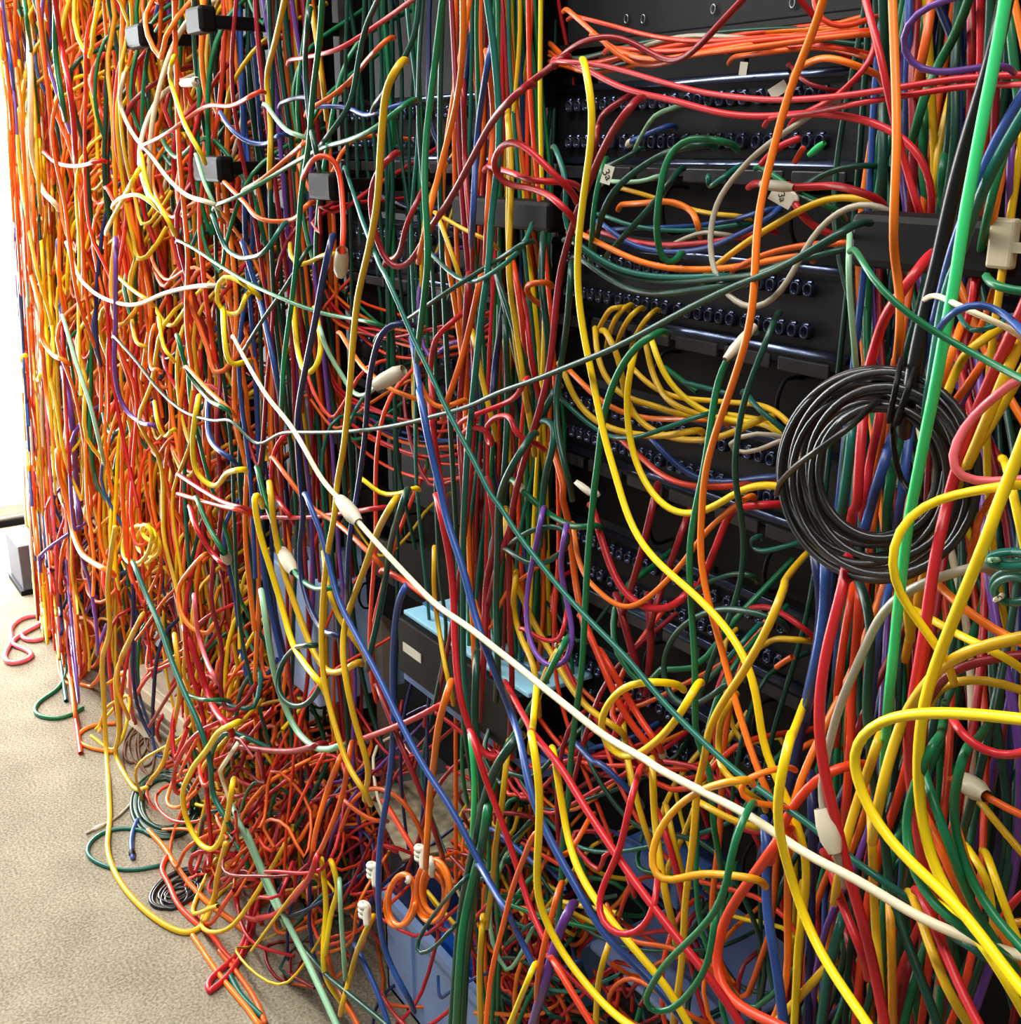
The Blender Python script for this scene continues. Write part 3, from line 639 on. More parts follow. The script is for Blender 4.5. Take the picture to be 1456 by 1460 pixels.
y 10 29 right of the green drop, hooking at the cream line | @22 1250,1080 1190,1200 1180,1350 @32 1180,100 1230,170 1330,260 1380,290
y 10 31 in a pair beneath the cream line | @32 1090,310 1180,360 1280,420 1390,440
o 9 14 below the coil at left, cut short in the dark | @23 290,850 220,885 170,930
y 9 14 level in the dark below the coil | @23 120,800 160,775 240,770 320,775
r 9 13 arching in the dark below the coil | @23 80,605 150,600 240,650 330,715
b 9 20 crossing the deep shadow left of the diagonal red | @22 460,1330 540,1420 @32 560,90 650,180 725,250
# --- middle columns
g 10 33 broadest in the middle bundle, from the top edge | @01 1025,-5 1000,200 970,450 940,700 930,900 940,1150 950,1300 @11 930,250 900,500
O 9 31 weaving down beside the broad green in the middle | @01 1130,-5 1130,250 1110,450 1070,650 1030,800 980,1000 950,1130 920,1250
b 9 27 behind the teal rope above the second bracket | @01 1270,270 1220,560 1200,750 1190,950 1180,1150
y 9 34 draped in one long S down the middle of the picture | @01 790,350 730,450 715,600 700,800 690,1000 660,1200 620,1380 @11 590,230 560,480 540,760 510,1050 470,1300 @21 470,60 430,300 400,600 395,800 410,1000 460,1200 540,1440 @31 530,120 615,245
m 9 32 in a big dark U in the upper middle | @01 1440,460 1300,600 1180,820 1060,1040 950,1200 880,1330 800,1400 740,1380 690,1270 660,1150 645,1000 680,900 750,820
m 8 26 inside the big dark U | @01 910,1010 840,1150 800,1320 740,1350
r 7 26 taut and slanting at the top middle | @01 870,-3 640,160 500,250 400,280 240,310
o 7 25 rising to the right beneath the taut red one | @01 360,550 480,480 560,400 640,300 740,200
G 8 27 fanning from the top edge, left of the broad green | @01 900,-3 880,200 800,340 760,430 690,520
G 8 28 leaning left from the top edge at the middle | @01 690,-3 620,150 580,350 540,560 480,640 410,730
G 8 29 hanging at the top above the third bracket | @01 330,80 310,300 330,600 370,800
g 8 30 hanging in front of the third bracket | @01 400,-3 380,250 350,480 330,750 290,1000 270,1300 @11 240,300 200,600 190,800
y 8 26 curving at the top between the green hangers | @01 205,-3 160,200 110,450 130,600 125,880
y 7 24 right of the curving yellow at the top | @01 350,90 390,350 410,520
b 7 25 in a wave across the upper middle | @01 370,555 500,550 620,600 720,570 830,535
b 7 24 in a humped wave left of the third bracket | @00 1150,590 1200,670 1280,740 1380,750 @01 130,730 200,690 
B 7 23 humped over the third bracket's upper area | @01 200,530 290,500 380,525
L 7 27 in a smile above the third bracket | @01 120,560 200,670 310,710
g 7 29 long, rising right above the third bracket | @01 830,540 700,650 560,720 420,760 280,830 100,940 0,1000 @00 1130,1060
o 7 27 parallel below the rising green near the third bracket | @01 0,980 130,900 230,810 320,730
o 7 26 sagging left of the third bracket | @00 1170,950 1280,1060 @01 100,1150 200,1150 330,1050
q 8 30 bent over the third bracket and dropping to a grey boot | @01 320,880 380,800 440,790 480,850 500,1000 510,1200 500,1330
m 8 24 upright in the middle bundle | @01 1130,480 1140,800 1150,1000 1180,1300 @11 1180,100
o 9 26 upright crossing the second bracket | @01 1260,330 1290,600 1270,900 1250,1250
y 8 27 upright through the second bracket | @01 1365,640 1380,850 1370,1250 @11 1362,100 1370,200 1400,400 1450,740
y 7 23 slanting under the big dark U, left | @01 1010,1150 1060,1280 1115,1440
y 6 22 slanting under the big dark U, upper | @01 1030,1130 1150,1200 1260,1245
Y 8 28 in a hanging loop of two strands, centre left | @11 250,330 265,500 290,620 330,672 380,620 395,500 370,370
y 7 25 arching to the grey boot | @11 235,10 240,90 270,125 350,75 470,40
B 9 31 long and wavy left of the centre | @11 440,0 400,180 370,350 330,550 290,750 270,900 280,1150 300,1430 @21 285,250 290,450 330,600 400,720 490,750
B 8 32 in a cane shape beside the long yellow S | @11 820,402 760,395 710,440 670,560 640,720 630,850 620,1000 600,1150 570,1350 @21 560,120 540,250 530,500
b 8 26 slanting at the centre left | @11 0,30 60,230 110,430 150,620 175,760
L 7 27 in a drooping loop at the centre left | @11 400,470 430,580 500,650 530,740 600,785 680,730 770,670
o 9 27 straight and steep beside the teal rope | @11 1215,190 1170,400 1120,600 1050,800
O 7 24 running from yellow swag to centre, low arc | @11 510,480 570,580 680,690 800,770 900,800
O 8 28 hooked at the crossing of two diagonals | @11 925,760 950,830 1010,855 1095,815
r 8 25 bent like a bow at the centre | @11 1105,370 1010,450 970,550 960,680 975,820
m 9 24 hanging behind the teal rope | @11 1155,200 1130,600 1110,900 1130,1250
r 8 26 hanging behind the blue diagonal | @11 960,840 980,1000 1010,1200 1040,1350
G 9 25 upright in the right half of the centre bundle | @11 1350,430 1362,800 1350,1100 1320,1400
G 8 26 slanting in the right half of the centre bundle | @11 1310,170 1400,450 1460,640
y 8 23 in short bends at the centre bundle | @11 1190,500 1230,700 1280,900
r 8 29 fastened in a small knot at the centre, upper strand | @11 1190,880 1300,840 1400,790 1450,700
r 8 30 in the small knot at the centre, loops | @11 1180,945 1230,930 1290,1000 1270,1055 1240,1000 1330,880 1400,920 1380,990 1456,1010
G 10 32 sweeping down below the small red knot | @11 1456,1030 1380,1150 1320,1300 @21 1310,300 1300,600 1310,900
r 7 24 in a bow around the pale blue patch | @11 215,975 150,1060 130,1200 160,1300 230,1400
o 7 25 straight below the pale blue patch | @11 150,1110 240,1230 330,1350 @21 450,150 600,280 690,365
r 7 23 nearly level at the centre left | @11 100,1410 300,1412 500,1390 730,1355
Y 7 24 short smile at the centre | @11 630,1230 680,1280 780,1290 880,1255
g 8 29 steep, starting beneath the level red | @11 70,1190 110,1350 @21 140,150 200,330 280,450 370,510 450,500
Y 9 31 steep at lower left centre, ending by the green ring | @10 1340,1300 @21 50,0 70,200 130,400 190,600 240,780 310,900 395,1005
y 9 30 parallel right of the steep yellow, hooking up | @21 130,0 160,250 220,480 280,650 350,830 400,910 440,940 500,935 580,890
y 9 33 opposing curve beside the long yellow S, lower | @21 770,55 690,200 620,400 560,560 510,720 505,850 530,1020 570,1200 640,1440 @31 630,140 625,240
y 8 28 between the two lower yellow curves | @21 410,350 430,500 480,650 590,805
G 8 31 in a round ring at the lower left centre | @21 360,800 240,830 180,920 160,1000 190,1080 250,1120 330,1100 380,1030 400,980
L 9 29 curving below the green ring | @21 90,560 150,940 190,1080 240,1200 330,1310 430,1340 495,1320
b 9 35 with a pale sheen, diagonal at lower centre | @21 330,60 400,240 440,400 480,560 550,700 620,830 700,980 780,1150 850,1290 @31 840,0 950,160 1040,290 1130,450 1210,610 1300,780
b 9 30 upright before the black device | @21 830,500 800,560 770,800 765,1000 770,1200 @31 740,250 700,500 690,750 700,950 740,1120 840,1310
q 9 30 under the cream line over the light blue lid | @21 740,420 830,470 960,565
m 9 27 sagging at the lower left | @21 -60,1320 100,1345 250,1350 400,1310
r 9 29 slanting below the black device | @21 1040,1095 900,1170 760,1230 610,1285
m 8 28 straight below the pale sheen blue | @21 700,1050 780,1250 860,1440 @31 920,280 1000,510
O 10 34 dropping to the tied orange coil | @21 1055,1025 1010,1180 980,1400 @31 960,250 940,560
y 7 29 thin, hanging over the black device | @21 980,340 980,560 1010,750 1040,930 1060,1010
G 9 32 left of the light blue lid | @21 830,20 760,250 720,500 680,700 650,830
r 10 33 right of the light blue lid | @21 1005,80 1060,350 1080,550 1090,850 1120,1100 1170,1250 1260,1400 @31 1320,70
m 10 28 in the bundle between black device and purple loop | @21 1270,0 1300,200 1250,480 1240,800 1220,1100
m 9 27 slanting left of the purple loop | @21 1405,0 1370,200 1300,420 1250,650
G 12 34 upper strand of the thick green rope at lower centre | @31 1395,-10 1300,120 1250,260 1200,480 1150,700 1110,950 1090,1200 1070,1465
g 13 35 lower strand of the thick green rope at lower centre | @31 1260,330 1220,560 1170,760 1130,950 1110,1200 1095,1465
G 11 31 back strand of the thick green rope at lower centre | @21 1200,900 1190,1200 @31 1230,250 1215,500 1190,800 1150,1100 1130,1465
l 8 33 short and bright beside the thick green rope | @31 1170,-10 1190,200 1180,430
y 9 31 upright right of the thick green rope, upper | @31 1360,50 1330,330 1300,520 1280,740 1260,880
y 9 30 upright right of the thick green rope, lower | @31 1230,940 1215,1200 1220,1410
b 8 26 at the foot of the blue bin | @31 590,1085 680,1280 745,1465
q 8 25 aimed at the tied orange coil from upper left | @31 740,330 800,430 890,580
o 7 22 curled before the dark post at the bottom | @31 510,290 600,370 680,410 712,398
o 7 23 arching over to the tied orange coil | @31 490,470 540,330 620,250 720,240 800,280 880,380 925,500
O 8 26 steep at the lower left, bright | @31 490,80 430,230 380,400 350,560
o 8 27 steep at the lower left, right of its bright twin | @31 545,30 500,280 430,470 370,590
r 8 28 swinging left from the steep orange pair | @31 375,585 340,680 250,800 150,890 60,912 @30 1360,915 1280,900 1230,850 1220,770 1260,710 1340,700
L 9 30 diagonal over the lower left tangle | @31 20,490 100,680 180,850 250,990 320,1130 400,1300 475,1465
G 8 27 diagonal at the bottom, towards the white tie | @31 310,1070 420,1200 550,1310 690,1425
Y 8 26 in the tied yellow bunch, left | @31 400,640 420,850 405,1050 430,1250 490,1330
Y 8 27 in the tied yellow bunch, crossing | @31 455,640 480,730 440,900 420,1050
L 7 28 in the tied yellow bunch | @31 490,740 500,950 515,1160
y 8 27 in the tied yellow bunch, right | @31 655,910 580,1080 535,1240 510,1330
G 6 36 in a pointed sliver over the blue bin | @31 1150,690 1000,860 900,1010 862,1090 890,1108 980,1060 1080,950
o 8 26 bowed at the bottom left of the blue bin | @31 420,1080 460,1220 510,1320 585,1465
q 9 16 leaning behind the knot, centre bundle | @11 1400,150 1440,420 @12 170,470
# --- left mass
O 7 30 hanging over the far left mass, upper | @10 130,0 150,100 190,250 220,380 215,480 270,560 340,597
O 7 29 hanging over the far left mass, middle | @10 215,500 225,620 240,750 280,1000 
O 8 31 hanging over the far left mass, lower, hooked right | @10 300,1080 310,1200 350,1330 @20 370,170 410,300 480,370 575,420
p 7 29 bending right in the left mass | @10 600,0 600,400 600,700 640,840 720,910 800,932
Y 6 30 short hook beside the bending purple | @10 805,830 820,930 850,988 900,950
L 6 31 slanting pale in the far left | @10 330,380 400,620 470,830 530,1080
g 7 30 bowing by the left mass edge | @10 930,500 970,650 1050,760 1190,855
O 7 31 straight beside the bowing green | @10 980,640 1100,770 1195,852
Y 8 32 in a hanging bow, centre left | @10 1025,820 1005,950 1000,1050 1030,1200 1080,1240 1180,1180 1260,1160
b 8 28 in a short bow inside the hanging yellow one | @10 1080,830 1080,960 1120,1050 1195,1102
w 6 30 strung in a wave over the left mass | @00 640,400 620,540 680,680 780,800 850,900 950,1000 1120,1060
w 6 28 in a low garland over the left mass | @10 350,0 400,140 460,220 580,290 720,305 850,250 1000,215 1135,205
Y 7 31 in an upright double loop, left of centre | @10 1280,250 1200,365 1145,355 1120,250 1150,150 1250,190 1310,230
Y 8 32 long hook under the upright double loop | @10 1160,370 1170,520 1200,640 1245,615
y 6 27 in short hooks in the left mass, first | @10 690,420 700,490 750,520
O 6 28 in short hooks in the left mass, second | @10 800,420 780,520 780,620 825,640
Y 6 29 in short hooks in the left mass, third | @10 830,410 850,540 885,572
r 7 27 slanting to the right at the left centre, upper | @10 930,1190 1050,1270 1180,1340 1300,1370
q 7 27 slanting to the right at the left centre, lower | @10 930,1290 1100,1340 1300,1385
g 8 28 at the far upper left | @00 290,-3 290,300 330,560
r 8 28 beside the green at the far upper left | @00 285,-3 320,250 360,450 380,600 390,800
Y 7 30 curving at the upper left by a white clip | @00 900,300 880,400 920,530 970,670 1040,790
Y 7 31 left leg of an A shape at upper left | @00 560,1180 640,1030 720,880
Y 7 31 right leg of an A shape at upper left | @00 740,840 760,950 830,1070 885,1165
Y 6 31 crossbar of an A shape at upper left | @00 590,1060 650,1020 760,1030 850,1110
q 6 29 rising to the right at the upper left | @00 750,750 900,670 1050,560 1200,550 1350,470
r 6 28 drooping at the far upper left | @00 230,790 310,850 420,860 530,830
w 8 27 at the far left, hanging pale | @00 155,250 160,400 160,680 170,820 210,960 290,1060
L 6 30 thin curve at upper left, ending near the wave | @00 1030,840 1060,950 1115,1060
t 7 29 in a smile at the left of centre, upper | @00 1120,1160 1150,1250 1220,1325 1300,1335 1400,1280 @01 180,1190
y 6 27 slanting in the left mass | @10 600,150 700,240 780,290
Y 7 28 at the far left edge | @10 130,570 110,620 150,660 220,665
b 9 25 broad in the far left mass | @10 305,0 315,200 325,400 320,560
p 9 26 broad in the far left mass, lower | @10 330,650 365,850 385,1050 395,1250 410,1400
G 9 22 at the extreme left against the window | @00 10,260 40,500 60,700 75,900
y 8 32 fallen onto the carpet in a long bow | @20 600,190 575,350 560,500 570,700 530,900 540,1100 @30 550,0 565,250 570,400 560,560 600,680 700,820 800,910 900,970 980,992 1050,960 1095,850 1130,690 1175,520
y 7 31 beside the carpet bow, in the left pile | @20 700,720 640,850 600,1000 620,1250 @30 600,60 640,150 700,240 760,230
a 6 32 thin hook by the beige computer | @20 740,640 680,760 620,900 610,1050 650,1135
t 8 33 steep across the left pile | @20 700,390 760,540 830,700 890,880 960,1050 1040,1230 1090,1400 @30 1110,280 1180,400
g 6 29 short tail at the left pile | @20 950,1045 1020,1075 1120,1085 1160,1085
y 7 30 arcing beside the dark green floor coil | @20 910,780 930,950 910,1180 870,1330 @30 850,100 790,180
Y 8 33 in a hanging bow above the black heap | @20 1230,1200 1120,1270 @30 1090,10 990,150 950,300 970,400 1020,500 1080,548 1140,510 1180,380 1210,200
w 7 32 shining white-yellow by the hanging bow | @30 1235,0 1175,90 1160,200 1180,260
k 7 30 pale, in the lower left mass | @20 1010,560 1030,750 1080,900 1115,965
r 10 28 thick and slanting in the left pile | @20 970,740 1030,900 1070,1030 1120,1140 1190,1230
O 7 29 in a U in the left pile | @20 1060,330 980,420 920,530 940,640 1000,720 1050,740 1115,680
r 8 28 bending in the left mass above the cream boot | @20 990,90 1040,230 1100,320 1155,375
g 7 29 bending beside the red one above the cream boot | @20 1030,60 1080,180 1155,305
k 7 0 curled in a double loop on the carpet | @20 290,650 240,650 130,660 70,700 60,790 25,870 60,905 130,890 170,860 110,820 60,800 130,740 200,705 260,680 285,700 265,750 190,785 125,775 110,750
g 6 0 in a lone loop on the carpet | @20 340,850 340,960 290,1040 200,1100 178,1150 230,1180 330,1182 430,1130
t 5 0 straight on the carpet at the far left | @20 -20,520 80,528 130,545 235,548
O 6 0 in a flat loop on the carpet by the pile | @20 600,1210 500,1215 420,1250 400,1290 450,1330 590,1360
q 6 0 short tail on the carpet at the far left | @20 165,945 270,870 305,800
t 6 0 in an oval on the carpet by the dark green coil | @30 790,470 720,450 650,440 540,460 470,510 448,570 500,620 580,650 700,660 830,635
b 7 0 short stub with black plug on the carpet | @30 715,400 695,440 680,520 690,600
e 4 0 thin with a plug, leaving the dark green coil | @30 690,300 600,390 500,440 450,465
O 8 10 running along the pile edge, upper | @30 770,455 850,540 920,650 980,730 1080,830 1200,920 1270,975
q 8 12 running along the pile edge, lower | @30 870,590 840,640 880,740 930,850 1000,920 1100,1000 1180,1110 1230,1150
O 8 5 last before bare carpet at the bottom | @30 1000,1000 1060,1090 1120,1180 1200,1280 1300,1400 1345,1465
o 8 8 beside the last one at the bottom | @30 1140,1080 1250,1220 1330,1340 1375,1450
r 9 20 doubled back in a red spear at the pile edge, left strand | @30 1330,720 1300,870 1270,1030 1210,1130 1120,1200 1070,1270 1090,1292
r 9 20 doubled back in a red spear at the pile edge, right strand | @30 1365,720 1330,870 1290,1030 1230,1150 1160,1240 1090,1292
t 9 14 under the lower pile edge | @30 1190,1200 1250,1310 1360,1420
g 7 25 bending in the pile beside the red spear | @30 1180,460 1250,560 1290,640
L 8 29 straight in the pile above the red spear | @30 1200,310 1260,450 1320,580 1400,780 1456,890 
'''
# ------------------------------------------------------------------ cables
TX = [0, 350, 700, 1056]; TY = [0, 350, 700, 1060]; K = 400 / 1456.0
def parse(line):
    head, pts = line.split('|'); code, wd, off, ph = head.strip().split(' ', 3)
    off = float(off) / 100; ox = oy = 0; out = []
    last = off
    for tok in pts.split():
        if tok[0] == '@': oy = TY[int(tok[1])]; ox = TX[int(tok[2])]; continue
        v = [float(q) for q in tok.split(',')]
        q = (ox + v[0]*K, oy + v[1]*K, v[2]/100 if len(v) > 2 else None)
        if out and math.hypot(q[0] - out[-1][0], q[1] - out[-1][1]) < 7: continue
        out.append(q)
    given = [i for i, p in enumerate(out) if p[2] is not None]
    res = []
    for i, p in enumerate(out):
        res.append((p[0], p[1], off if p[2] is None else p[2]))
    return code, float(wd), off, ph, res
FREE = ('on the carpet', 'carpet', 'stub', 'stubby')
def cable_path(code, wd, off, ph, pts, idx):
    rs = np.random.default_rng(idx + 100)
    o = np.array([p[2] for p in pts])
    # a cable is never flat: it wanders a little towards and away from the racks
    if off > .05 and len(pts) > 3:
        ph0 = rs.uniform(0, 6.28); o = o + .012 * np.sin(np.linspace(0, 1, len(o)) * rs.uniform(3, 9) + ph0)
    w3 = []; ts = []
    for (x, y, _), f in zip(pts, o):
        q, t = P(x, y, f, .004); w3.append(q); ts.append(t)
    r = wd * .5 * float(np.median(ts)) / FPX
    w3 = np.array(w3)
    if not off and 'carpet' in ph: w3[:, 2] = np.maximum(w3[:, 2], r)
    w3[:, 2] = np.maximum(w3[:, 2], r)
    ends = []
    for end in (0, -1):
        px, py = pts[end][0], pts[end][1]
        tan = w3[end] - w3[1 if end == 0 else -2]; tan = tan / (np.linalg.norm(tan) + 1e-9)
        border = px < 12 or px > 1444 or py < 8 or py > 1450
        if w3[end][2] < .03 or 'carpet' in ph: ends.append([]); continue
        if border:
            # out of the picture it goes on and then turns back towards the racks
            q1 = w3[end] + tan * .12; q2 = q1 + tan * .16 + np.array([0, .06, -.02]); q3 = q2 + tan * .12
            q3 = np.array([q3[0], max(q3[1], D - .10), q3[2] - .06]); q4 = np.array([q3[0] + tan[0] * .04, D + .02, q3[2] - .10])
            e = [q1, q2, q3, q4]
            e = [np.array([q[0], q[1], max(q[2], .01)]) for q in e]
        elif any(k in ph for k in ('stub', 'cut short')): e = []
        else:
            # the hidden end bends away into the depth of the rack row
            away = (w3[end] - CAM) / np.linalg.norm(w3[end] - CAM)
            q1 = w3[end] + tan * .013 + away * .022; q2 = q1 + tan * .008 + away * .035 + np.array([0, 0, -.006])
            e = [q1, q2]
            e = [np.array([q[0], q[1], max(q[2], .01)]) for q in e]
        ends.append(e)
    full = ends[0][::-1] + list(w3) + ends[1]
    return np.array(full), r
traces = [l for l in TRACES.strip().split('\n') if l.strip() and l[0] != '#']
cables = []
for i, l in enumerate(traces):
    code, wd, off, ph, pts = parse(l)
    path, r = cable_path(code, wd, off, ph, pts, i)
    ln = sum(math.hypot(pts[k+1][0]-pts[k][0], pts[k+1][1]-pts[k][1]) for k in range(len(pts)-1))
    cables.append(dict(code=code, ph=ph, path=path, r=r, area=ln * wd, wd=wd, pts=pts, off=off))
NIND = 320
MARKED = ('hanging beneath the small paper tag', 'arching over the top panel edge', 'leaving the paper tag', 'drooping in the dark', 'with white sleeve', 'straight from a grey boot', 'dropping to a grey boot',
          'short and plugged beside', 'in a drooping loop', 'with a short stub', 'leaving a grey boot', 'from a grey tag', 'short stub with black plug', 'thin with a plug', 'bending beside the red one')
rank = sorted(range(len(cables)), key=lambda i: -cables[i]['area'] - (1e6 if any(k in cables[i]['ph'] for k in MARKED) else 0))
indiv = set(rank[:NIND])
stuffV, stuffQ, stuffM = [], [], []; base = [0]
def taper(path, u):
    # the mass thins out towards the window end of the row
    p = np.array(path); k = 5.30 + .75 * np.clip(1 - p[:, 2] / 1.4, -.25, 1)
    lim = -k * np.minimum(p[:, 1], D) * (1 - .16 * u * u); p[:, 0] = np.maximum(p[:, 0], lim); return p
# places where things or dark panels show between the cables: (left, right, top, bottom of the opening, share of strands left out)
OPEN = [(570, 750, 770, 1000, .8), (375, 445, 780, 1010, .6), (545, 665, 1265, 1460, .85), (875, 960, 1190, 1300, .4), (850, 990, 1340, 1460, .25),
        (130, 255, 885, 1045, .8), (566, 640, 1105, 1205, .7), (810, 1215, 0, 720, .93), (480, 610, 210, 420, .6), (360, 440, 540, 650, .4), (300, 800, 0, 1150, .15),
        (820, 1130, 720, 1010, .15)]
def shown(path):
    v = np.asarray(path)[::3] - CAM; z = v @ FW; X = 728 + FPX * (v @ RT) / z; Y = 730 - FPX * (v @ UP) / z
    for x0, x1, y0, y1, p in OPEN:
        if ((X > x0) & (X < x1) & (Y > y0) & (Y < y1)).any() and RNG.uniform() < p: return False
    return True
def add_stuff(path, r, sides, code, code_check=True):
    path = taper(path, RNG.uniform())
    if code_check and not shown(path): return
    V, Q = tube(path, r, sides)
    stuffV.append(V); stuffQ.append(Q + base[0]); base[0] += len(V); stuffM.append(np.full(len(Q), CODES.index(code)))
OBJ = {}
def smooth(p, sig):
    """even out the kinks of a path (gaussian of width sig along it, ends kept)"""
    d = np.r_[0, np.cumsum(np.linalg.norm(np.diff(p, axis=0), axis=1))]; n = max(8, int(d[-1] / .010))
    t = np.linspace(0, d[-1], n); q = np.stack([np.interp(t, d, p[:, k]) for k in range(3)], 1)
    st = d[-1] / (n - 1); w = int(3 * sig / st)
    if w < 1: return q
    g = np.exp(-.5 * (np.arange(-w, w + 1) * st / sig) ** 2); g /= g.sum()
    pad = np.vstack([2 * q[0] - q[1:w+1][::-1] if n > w else np.repeat(q[:1], w, 0), q, 2 * q[-1] - q[-w-1:-1][::-1] if n > w else np.repeat(q[-1:], w, 0)])
    return np.stack([np.convolve(pad[:, k], g, 'valid') for k in range(3)], 1)
for i, c in enumerate(cables):
    far = c['wd'] < 7.5
    pth = smooth(catmull(c['path'], .012), .020 if far else .016)
    if far: pth = np.vstack([pth[:-1:2], pth[-1:]])
    if i in indiv:
        me = tube_mesh('patch_cable', pth, c['r'], 7 if far else 10, SHEATH[c['code']])
        o = link('patch_cable', me, None, COLOURS[c['code']][0] + ' cable ' + c['ph'], 'cable', 'loose network cables')
        OBJ[c['ph']] = (o, pth, c['r'])
    else:
        add_stuff(pth, c['r'], 6, c['code'], False)

# ---- parts on cables: plugs, boots and paper tags
def along(c, d, L, rad, m, name, parent, sides=8, taper=1.0):
    d = np.array(d) / np.linalg.norm(d); c = np.array(c)
    V, Q = tube(np.array([c - d*L/2, c - d*L*.15, c + d*L*.2, c + d*L/2]), rad, sides)
    V = V.reshape(4, sides, 3)
    for k, s in enumerate((.75, 1, 1, .6 * taper)): V[k] = V[k].mean(0) + (V[k] - V[k].mean(0)) * s
    return link(name, mesh_np(name, V.reshape(-1, 3), Q, [m]), parent)
def plug_at(key, px, py, L=.03, rad=None, m=BOOT, name='boot'):
    hit = [k for k in OBJ if key in k]
    if not hit: return
    o, pth, r = OBJ[hit[0]]
    pr = pth - CAM; z = pr @ FW; X = 728 + FPX * (pr @ RT) / z; Y = 730 - FPX * (pr @ UP) / z
    i = int(np.argmin((X - px)**2 + (Y - py)**2)); i = min(max(i, 1), len(pth) - 2)
    along(pth[i], pth[i+1] - pth[i-1], L, rad or r * 1.45, m, name, o)
def tag_card(key, px, py, off, wpx, hpx, ang, text, name='paper_tag'):
    hit = [k for k in OBJ if key in k]
    par = OBJ[hit[0]][0] if hit else None
    c, t = P(px, py, off); s = t / FPX
    bm = bmesh.new(); bm_box(bm, -wpx*s/2, wpx*s/2, -.0004, .0004, -hpx*s/2, hpx*s/2)
    me = bpy.data.meshes.new(name); bm.to_mesh(me); bm.free(); me.materials.append(PAPER)
    o = link(name, me, par)
    o.location = c
    rz = math.radians(36); rot = Matrix.Rotation(rz, 4, 'Z') @ Matrix.Rotation(math.radians(ang), 4, 'Y')
    o.matrix_world = Matrix.Translation(c) @ rot
    o['label'] = 'white paper tag'
    if text:
        cu = bpy.data.curves.new('writing', 'FONT'); cu.body = text; cu.size = hpx * s * .62; cu.align_x = 'CENTER'; cu.align_y = 'CENTER'; cu.extrude = .0001
        tmp = bpy.data.objects.new('tmp', cu); COL.objects.link(tmp)
        dg = bpy.context.evaluated_depsgraph_get(); me2 = bpy.data.meshes.new_from_object(tmp.evaluated_get(dg))
        bpy.data.objects.remove(tmp); me2.materials.clear(); me2.materials.append(INK); me2.name = 'writing'
        k = link('writing', me2, o); k.matrix_parent_inverse = Matrix.Identity(4)
        k.rotation_euler = (math.radians(90), math.radians(45), 0); k.location = (0, -.0008, 0)
tag_card('leaving the paper tag', 1115, 281, .155, 34, 22, 27, '3a')
tag_card('hanging beneath the small paper tag', 866, 249, .20, 15, 26, 16, '3a')
tag_card('arching over the top panel edge', 1110, 128, .03, 26, 16, -32, '')
tag_card('drooping in the dark', 1060, 98, .02, 11, 18, 6, '')
plug_at('with white sleeve', 1112, 258, .035)
plug_at('leaving the paper tag', 1134, 288, .014)
plug_at('straight from a grey boot', 1052, 492, .04)
plug_at('dropping to a grey boot', 486, 375, .05, .010)
plug_at('short and plugged beside', 900, 205, .03)
plug_at('in a drooping loop', 562, 545, .05, .011)
plug_at('stretched diagonally', 487, 735, .055, .0095)
plug_at('steep, starting beneath', 350, 830, .06, .012)
plug_at('with a short stub right of the lime', 1150, 217, .02, m=SHEATH['l'])
plug_at('leaving a grey boot at the right edge', 1390, 1122, .032, .007, m=CREAM)
plug_at('in an S curve below', 1178, 1175, .03, .0075)
plug_at('from a grey tag', 820, 915, .04, .009)
plug_at('short stub with black plug', 191, 1226, .03, .008, m=BLACK, name='plug')
plug_at('thin with a plug', 137, 1180, .03, .006)
plug_at('curving by a white plug', 742, 695, .02)
plug_at('poking out by the small blue arch', 1398, 448, .02)
plug_at('bending beside the red one above', 355, 828, .05, .010)
plug_at('second straight one beneath', 1000, 1085, .02)
# free white plug hanging in the post bundle
c, t_ = P(834, 697, .12)
tpl = thing('network_plug', 'white plug lying loose beside the green bundle below the post', 'plug')
along(c, (1, 0, -.22), .036, .0058, mat('white_plastic', 'E8E4D2', rough=.4), 'body', tpl, sides=4)
c2, _ = P(850, 703, .12)
along(c2, (1, 0, -.22), .012, .0048, BOOT, 'latch', tpl, sides=4)
c, t_ = P(270, 118, .25)
tcl = thing('cable_clip', 'long white plastic clip at the upper left among yellow cables', 'clip')
along(c, (1, 0, 0), .075, .008, mat('clip_white', 'F4F0E4', rough=.4), 'body', tcl, sides=6)
along(c + np.array([.03, 0, 0]), (1, 0, .2), .02, .009, BOOT, 'catch', tcl, sides=6)

